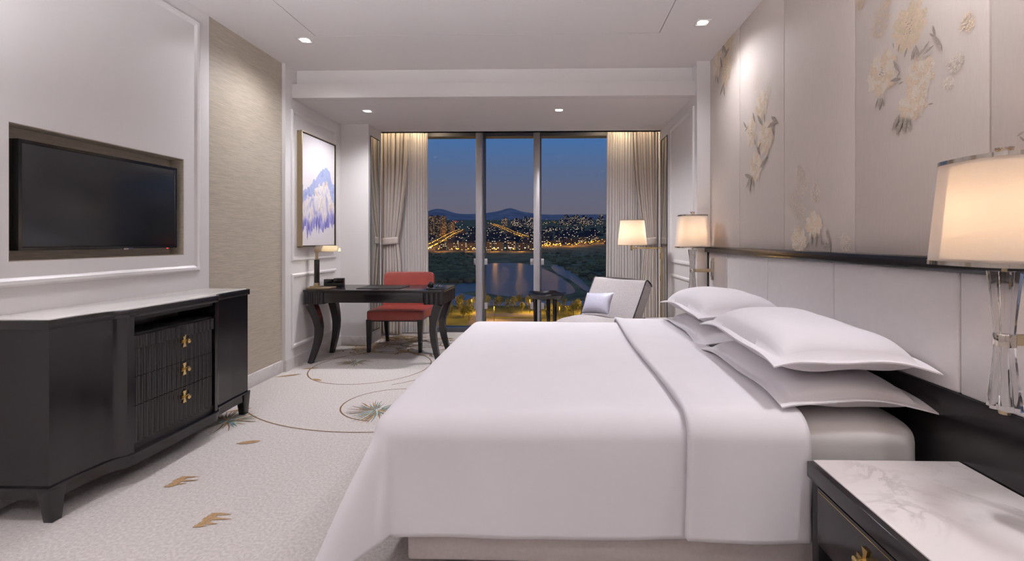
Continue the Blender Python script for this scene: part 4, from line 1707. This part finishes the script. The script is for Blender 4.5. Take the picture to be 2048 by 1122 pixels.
LAKE = [gpt(*p) for p in ((970, 529), (1010, 526), (1050, 528), (1082, 536), (1118, 553), (1150, 580), (1128, 590), (1060, 595), (1000, 592), (955, 584), (905, 588), (890, 582), (925, 565), (950, 548))]
slab('lake', smooth_loop(LAKE), -48.95, -48.8, M_lake, 'dark still lake below the window reflecting the dusk sky', 'lake')
POND = [gpt(*p) for p in ((1102, 533), (1118, 531), (1140, 543), (1168, 565), (1182, 584), (1168, 580), (1140, 560), (1112, 545))]
slab('pond', smooth_loop(POND), -48.95, -48.75, M_lake, 'narrow pond curving to the right of the lake', 'pond')
slab('promenade', [gpt(840, 612), gpt(1260, 612), gpt(1260, 601), (gpt(1000, 604)), gpt(930, 590), gpt(905, 576), gpt(893, 578), gpt(880, 600), gpt(840, 604)], -48.98, -48.85, M_path, 'pale paved promenade along the near shore', 'path')
slab('lawn', [(-220, 311), (160, 311), (160, 347), (-220, 347)], -48.97, -48.80, M_grass, 'strip of lamplit lawn with trees along the road', 'lawn')
slab('lawn', [(-220, 262), (-52, 262), (-56, 310), (-220, 310)], -48.97, -48.72, M_grass, 'lamplit planted ground left of the road junction', 'lawn')
slab('lawn', [(-8, 262), (160, 262), (160, 310), (-10, 310)], -48.97, -48.72, M_grass, 'lamplit planted ground right of the road junction', 'lawn')
slab('road', [(-220, 225), (160, 225), (160, 310.5), (-220, 310.5)], -48.96, -48.75, M_road, 'orange lit road running past the building below', 'road')
slab('median', [(-50, 291), (-14, 291), (-14, 294), (-50, 294)], -48.76, -48.2, M_grass, 'planted strip between the lanes of the road', 'verge')


def street_lamp_proto(name, m, r, h):
    t = thing(name, 'street lamp', 'street lamp')
    MB().lathe([(.22, 0), (.14, h)], 8).build('pole', M_pole, t)
    MB().sphere((0, 0, h + r * .6), r, sub=2, sc=(1, 1, .7)).build('lamp_head', m, t)
    return t


used = set()
TAKEN = []


def place(proto, loc, label, group, rz=None):
    if proto.name not in used:
        used.add(proto.name)
        proto.location = loc
        if rz is not None:
            proto.rotation_euler = (0, 0, rz)
        proto['label'] = label
        proto['group'] = group
        return proto
    return copy_tree(proto, loc, rz, label, group)


lp_o = street_lamp_proto('street_lamp', M_lampo, 2.0, 9)
lp_w = street_lamp_proto('street_lamp', M_lampw, 2.4, 12)
lp_r = street_lamp_proto('traffic_light', M_lampr, 2.6, 12)
lr = random.Random(5)


def ylook(row):
    """distance at which the rising ground is seen at that image height"""
    for (a, u), (b, v) in zip(PROF_Z, PROF_Z[1:]):
        if v <= row <= u:
            return lerp(a, b, (u - row) / (u - v))
    return 5000


def gp(px, row):
    y = ylook(row)
    return ((px - 1112.2) / 913.1 * y, y)


def avenue(pts, n, width, label, group):
    P_ = [gp(*p) for p in pts]
    for i in range(n):
        t = i / (n - 1) * (len(P_) - 1)
        k = min(int(t), len(P_) - 2)
        x, y = lerp(P_[k][0], P_[k + 1][0], t - k), lerp(P_[k][1], P_[k + 1][1], t - k)
        s = -1 if i % 2 else 1
        x += s * width / 2 + lr.uniform(-2, 2)
        TAKEN.append((x, y, 6))
        place(lp_o, (x, y, land(x, y)), label, group)


avenue([(848, 500), (866, 492), (884, 481), (902, 470), (922, 461)], 64, 34, 'orange street lamp lining the avenue at the left of the view', 'lamps of the left avenue')
avenue([(1050, 476), (1030, 469), (1012, 460), (995, 453), (984, 449)], 60, 34, 'orange street lamp lining the avenue in the middle of the view', 'lamps of the middle avenue')


def free(x, y, r, keep=True):
    for a, b, c in TAKEN:
        if math.hypot(x - a, y - b) < r + c:
            return False
    if keep:
        TAKEN.append((x, y, r))
    return True


def scatter(n, fn, proto, label, group, r=4):
    for i in range(n):
        for k in range(50):
            p = gp(*fn())
            if free(*p, r):
                place(proto, (*p, land(*p)), label, group)
                break


U = lr.uniform
scatter(30, lambda: (U(1078, 1122), U(487, 497)), lp_o, 'orange street lamp in the bright cluster right of the middle mullion', 'lamps right of the middle mullion')
scatter(28, lambda: (lambda t: (lerp(1135, 1212, t), lerp(494, 484, t) + U(-2, 3)))(lr.random()), lp_o, 'orange street lamp along the shore road at the right', 'lamps of the right shore road')
scatter(16, lambda: (U(852, 1075), U(503.2, 504.6)), lp_o, 'street lamp along the promenade before the terraced houses', 'lamps before the terraced houses')
scatter(14, lambda: (U(852, 1075), U(503.2, 504.6)), lp_w, 'street lamp along the promenade before the terraced houses', 'lamps before the terraced houses')
scatter(70, lambda: (U(800, 1270), U(440, 462)), lp_w, 'faint white street lamp in the far city', 'lamps of the far city', 5)
scatter(22, lambda: (U(1078, 1208), U(444, 452)), lp_o, 'orange lamp along the far road under the towers at right', 'lamps of the far road')
scatter(12, lambda: (U(903, 925), U(444, 447)), lp_r, 'red light in the far left of the city', 'red lights of the far city')
# the pools of sodium light those lamps throw on the ground and the houses
AV1 = [(848, 500), (866, 492), (884, 481), (902, 470), (922, 461)]
AV2 = [(1050, 476), (1030, 469), (1012, 460), (995, 453), (984, 449)]
for px, row, pw_ in [(848, 500, 1), (857, 496, 1), (866, 492, 1), (875, 487, 1), (884, 481, 1), (895, 474, 1.3), (908, 467, 1.5),
                     (1050, 476, 1.3), (1038, 472, 1.5), (1024, 466, 1.7), (1008, 458, 2), (992, 452, 2.3),
                     (1084, 492, 1), (1096, 492, 1), (1110, 492, 1), (1140, 493, 1), (1160, 491, 1), (1180, 488, 1), (1200, 486, 1), (880, 503.6, .7), (930, 503.6, .7), (990, 503.6, .7), (1040, 503.6, .7)]:
    x, y = gp(px, row)
    light('sodium_glow', 'POINT', (x, y, land(x, y) + 14), 80000 * pw_, (1, .46, .08), None, shadow_soft_size=.25)
for o_, l_ in ((lp_o, 'a'),):
    pass


# buildings
def building(name, w, d, h, m, label, cat, group, loc, rz=0., crown=True):
    t = thing(name, label, cat, loc, rz, group)
    MB().box(-w / 2, w / 2, -d / 2, d / 2, -6, h).build('walls', m, t, smooth=False)
    r = MB()
    r.box(-w / 2 - .4, w / 2 + .4, -d / 2 - .4, d / 2 + .4, h, h + 1.1)
    if crown:
        r.box(-w * .18, w * .18, -d * .25, d * .25, h + 1.1, h + 5)
    r.build('roof', M_roof, t, smooth=False)
    return t


def at_row(px, row, hpx):
    x, y = gp(px, row)
    return x, y, land(x, y), hpx * y / 913.1


for i, (px, row, hpx, w) in enumerate(((862, 476, 44, 30), (874, 474, 42, 30), (886, 473, 41, 30), (896, 468, 24, 26), (904, 466, 22, 26))):
    x, y, z, h = at_row(px, row, hpx)
    TAKEN.append((x, y, w * .7))
    building('apartment_tower', w, 22, h, F_tower, 'tall residential tower in the cluster at the left edge of the view', 'tower', 'towers at the left edge', (x, y, z), .1 * i)
proto_row = None
for i, (px, row, hpx, w) in enumerate(((884, 500, 14, 34), (905, 501, 15, 36), (925, 501, 16, 36), (943, 501, 15, 30), (974, 501, 17, 40), (997, 501, 16, 38), (1022, 500, 17, 40), (1044, 500, 14, 36), (1062, 500, 13, 30), (1092, 482, 9, 50), (1116, 483, 9, 46), (1140, 484, 8, 46), (1165, 483, 8, 50), (1190, 482, 8, 46))):
    x, y, z, h = at_row(px, row, hpx)
    TAKEN.append((x, y, w * .55))
    building('terraced_house', w * .82, 18, h, F_row, 'row of terraced town houses with lit windows beyond the lake', 'house', 'terraced houses beyond the lake', (x, y, z), 0)
for i in range(26):
    for k in range(60):
        if i < 12:
            px, row, hpx = lr.uniform(1003, 1068), lr.uniform(448, 456), lr.uniform(10, 20)
        else:
            px, row, hpx = lr.uniform(1112, 1212), lr.uniform(446, 452), lr.uniform(8, 20)
        x, y, z, h = at_row(px, row, hpx)
        if free(x, y, 44):
            break
    else:
        continue
    g = ('tower blocks in the middle distance', 'tower blocks under the right-hand skyline')[i >= 12]
    building('tower_block', lr.uniform(34, 60), 30, h, F_far, ('hazy tower block in the middle of the far city', 'hazy tower block in the far city at right')[i >= 12], 'tower', g, (x, y, z), lr.uniform(-.3, .3))
protos = []
for k in range(5):
    protos.append((lr.uniform(26, 60), lr.uniform(18, 30), lr.uniform(9, 22)))
blocks = [building('city_block', w, d, h, F_low, 'low city block among the dark streets', 'building', 'low city blocks', (0, 0, 0)) for w, d, h in protos]
n_blocks = 0
for i in range(1500):
    if n_blocks >= 280:
        break
    px, row = lr.uniform(760, 1310), 456 + 34 * lr.random() ** .8
    if px < 925 and row < 500 - (px - 860) * .55 and row > 482 - (px - 860) * .45:
        continue
    if 980 < px < 1055 and abs(row - (449 + (px - 984) * .41)) < 4:
        continue
    x, y = gp(px, row)
    if not free(x, y, 34):
        continue
    n_blocks += 1
    place(blocks[i % 5], (x, y, land(x, y)), 'low city block among the dark streets of the town', 'low city blocks', lr.uniform(-.2, .2))

# trees: near road, lit by the street lamps; dark thickets along the shore
tp = []
for k in range(4):
    t = thing('tree', 'tree', 'tree')
    rg = random.Random(20 + k)
    h = rg.uniform(7, 10)
    MB().tube([(0, 0, 0), (.15, .1, h * .3), (0, 0, h * .65)], [.28, .2, .1], 7).build('trunk', M_trunk, t)
    lm = MB()
    for j in range(420):
        a, b, q = rg.uniform(0, 2 * PI), rg.uniform(-1, 1), rg.random() ** .5
        s = math.sqrt(1 - b * b)
        p = Vector((math.cos(a) * s * q * h * .30, math.sin(a) * s * q * h * .30, h * .66 + b * q * h * .38))
        u = Vector((rg.gauss(0, 1), rg.gauss(0, 1), rg.gauss(0, 1))).normalized()
        w = u.orthogonal().normalized()
        sz = rg.uniform(.22, .5)
        lm.face([p + u * sz, p + w * sz * .6, p - u * sz, p - w * sz * .6])
    lm.build('crown', M_leaf, t, smooth=False)
    tp.append(t)
for i in range(9):
    TAKEN.append((-118 + 20 * i, 312.5 if i % 2 else 279, 1.5))
for i in range(260):
    y = lr.choice((284, 298, 316, 330)) + lr.uniform(-2, 12)
    x = lr.uniform(-.34, .14) * y
    if y < 312 and -54 < x < -6:
        continue
    if not free(x, y, 4.2):
        continue
    place(tp[i % 4], (x, y, -49), 'small tree lit orange by the road lamps below the window', 'trees along the road', lr.uniform(0, 6))
for AV in (AV1, AV2):                     # street trees of the two avenues
    P_ = [gp(*p) for p in AV]
    for i in range(56):
        t = (i + lr.random()) / 56 * (len(P_) - 1.001)
        k = int(t)
        x, y = lerp(P_[k][0], P_[k + 1][0], t - k), lerp(P_[k][1], P_[k + 1][1], t - k)
        x += lr.choice((-1, 1)) * lr.uniform(8, 34)
        if free(x, y, 3):
            place(tp[i % 4], (x, y, land(x, y)), 'street tree glowing orange beside an avenue of the far city', 'trees along the avenues', lr.uniform(0, 6))
shr = MB()
for i in range(1500):
    if i % 3:
        px, row = lr.uniform(800, 948), lr.uniform(512, 566)
        if row > 575 - (px - 800) * .27 + 30:
            continue
    else:
        px, row = lr.uniform(1080, 1260), lr.uniform(512, 580)
        if row > 515 + (px - 1080) * .45 and px < 1190:
            continue
    x, y = gpt(px, row)
    if y > 1600:
        continue
    z = gz(y)
    r = lr.uniform(2.5, 6)
    shr.sphere((x, y, z + r * .3), r, sub=1, sc=(1.3, 1, .8))
so = shr.build('shrubbery', M_land, smooth=False)
tag(so, 'dark thickets covering the shores around the lake', 'shrubs', kind='stuff')

# near street lamps and the sodium light they throw on road, lawn and trees
near = street_lamp_proto('street_lamp', M_lampo, .35, 9)
for i in range(9):
    x = -118 + 20 * i
    place(near, (x, 312.5 if i % 2 else 279, -49), 'tall street lamp beside the road below the window', 'lamps of the near road')
    light('sodium_glow', 'POINT', (x, 312.5 if i % 2 else 279, -40.6), 22000, (1, .50, .10), None, shadow_soft_size=.6)
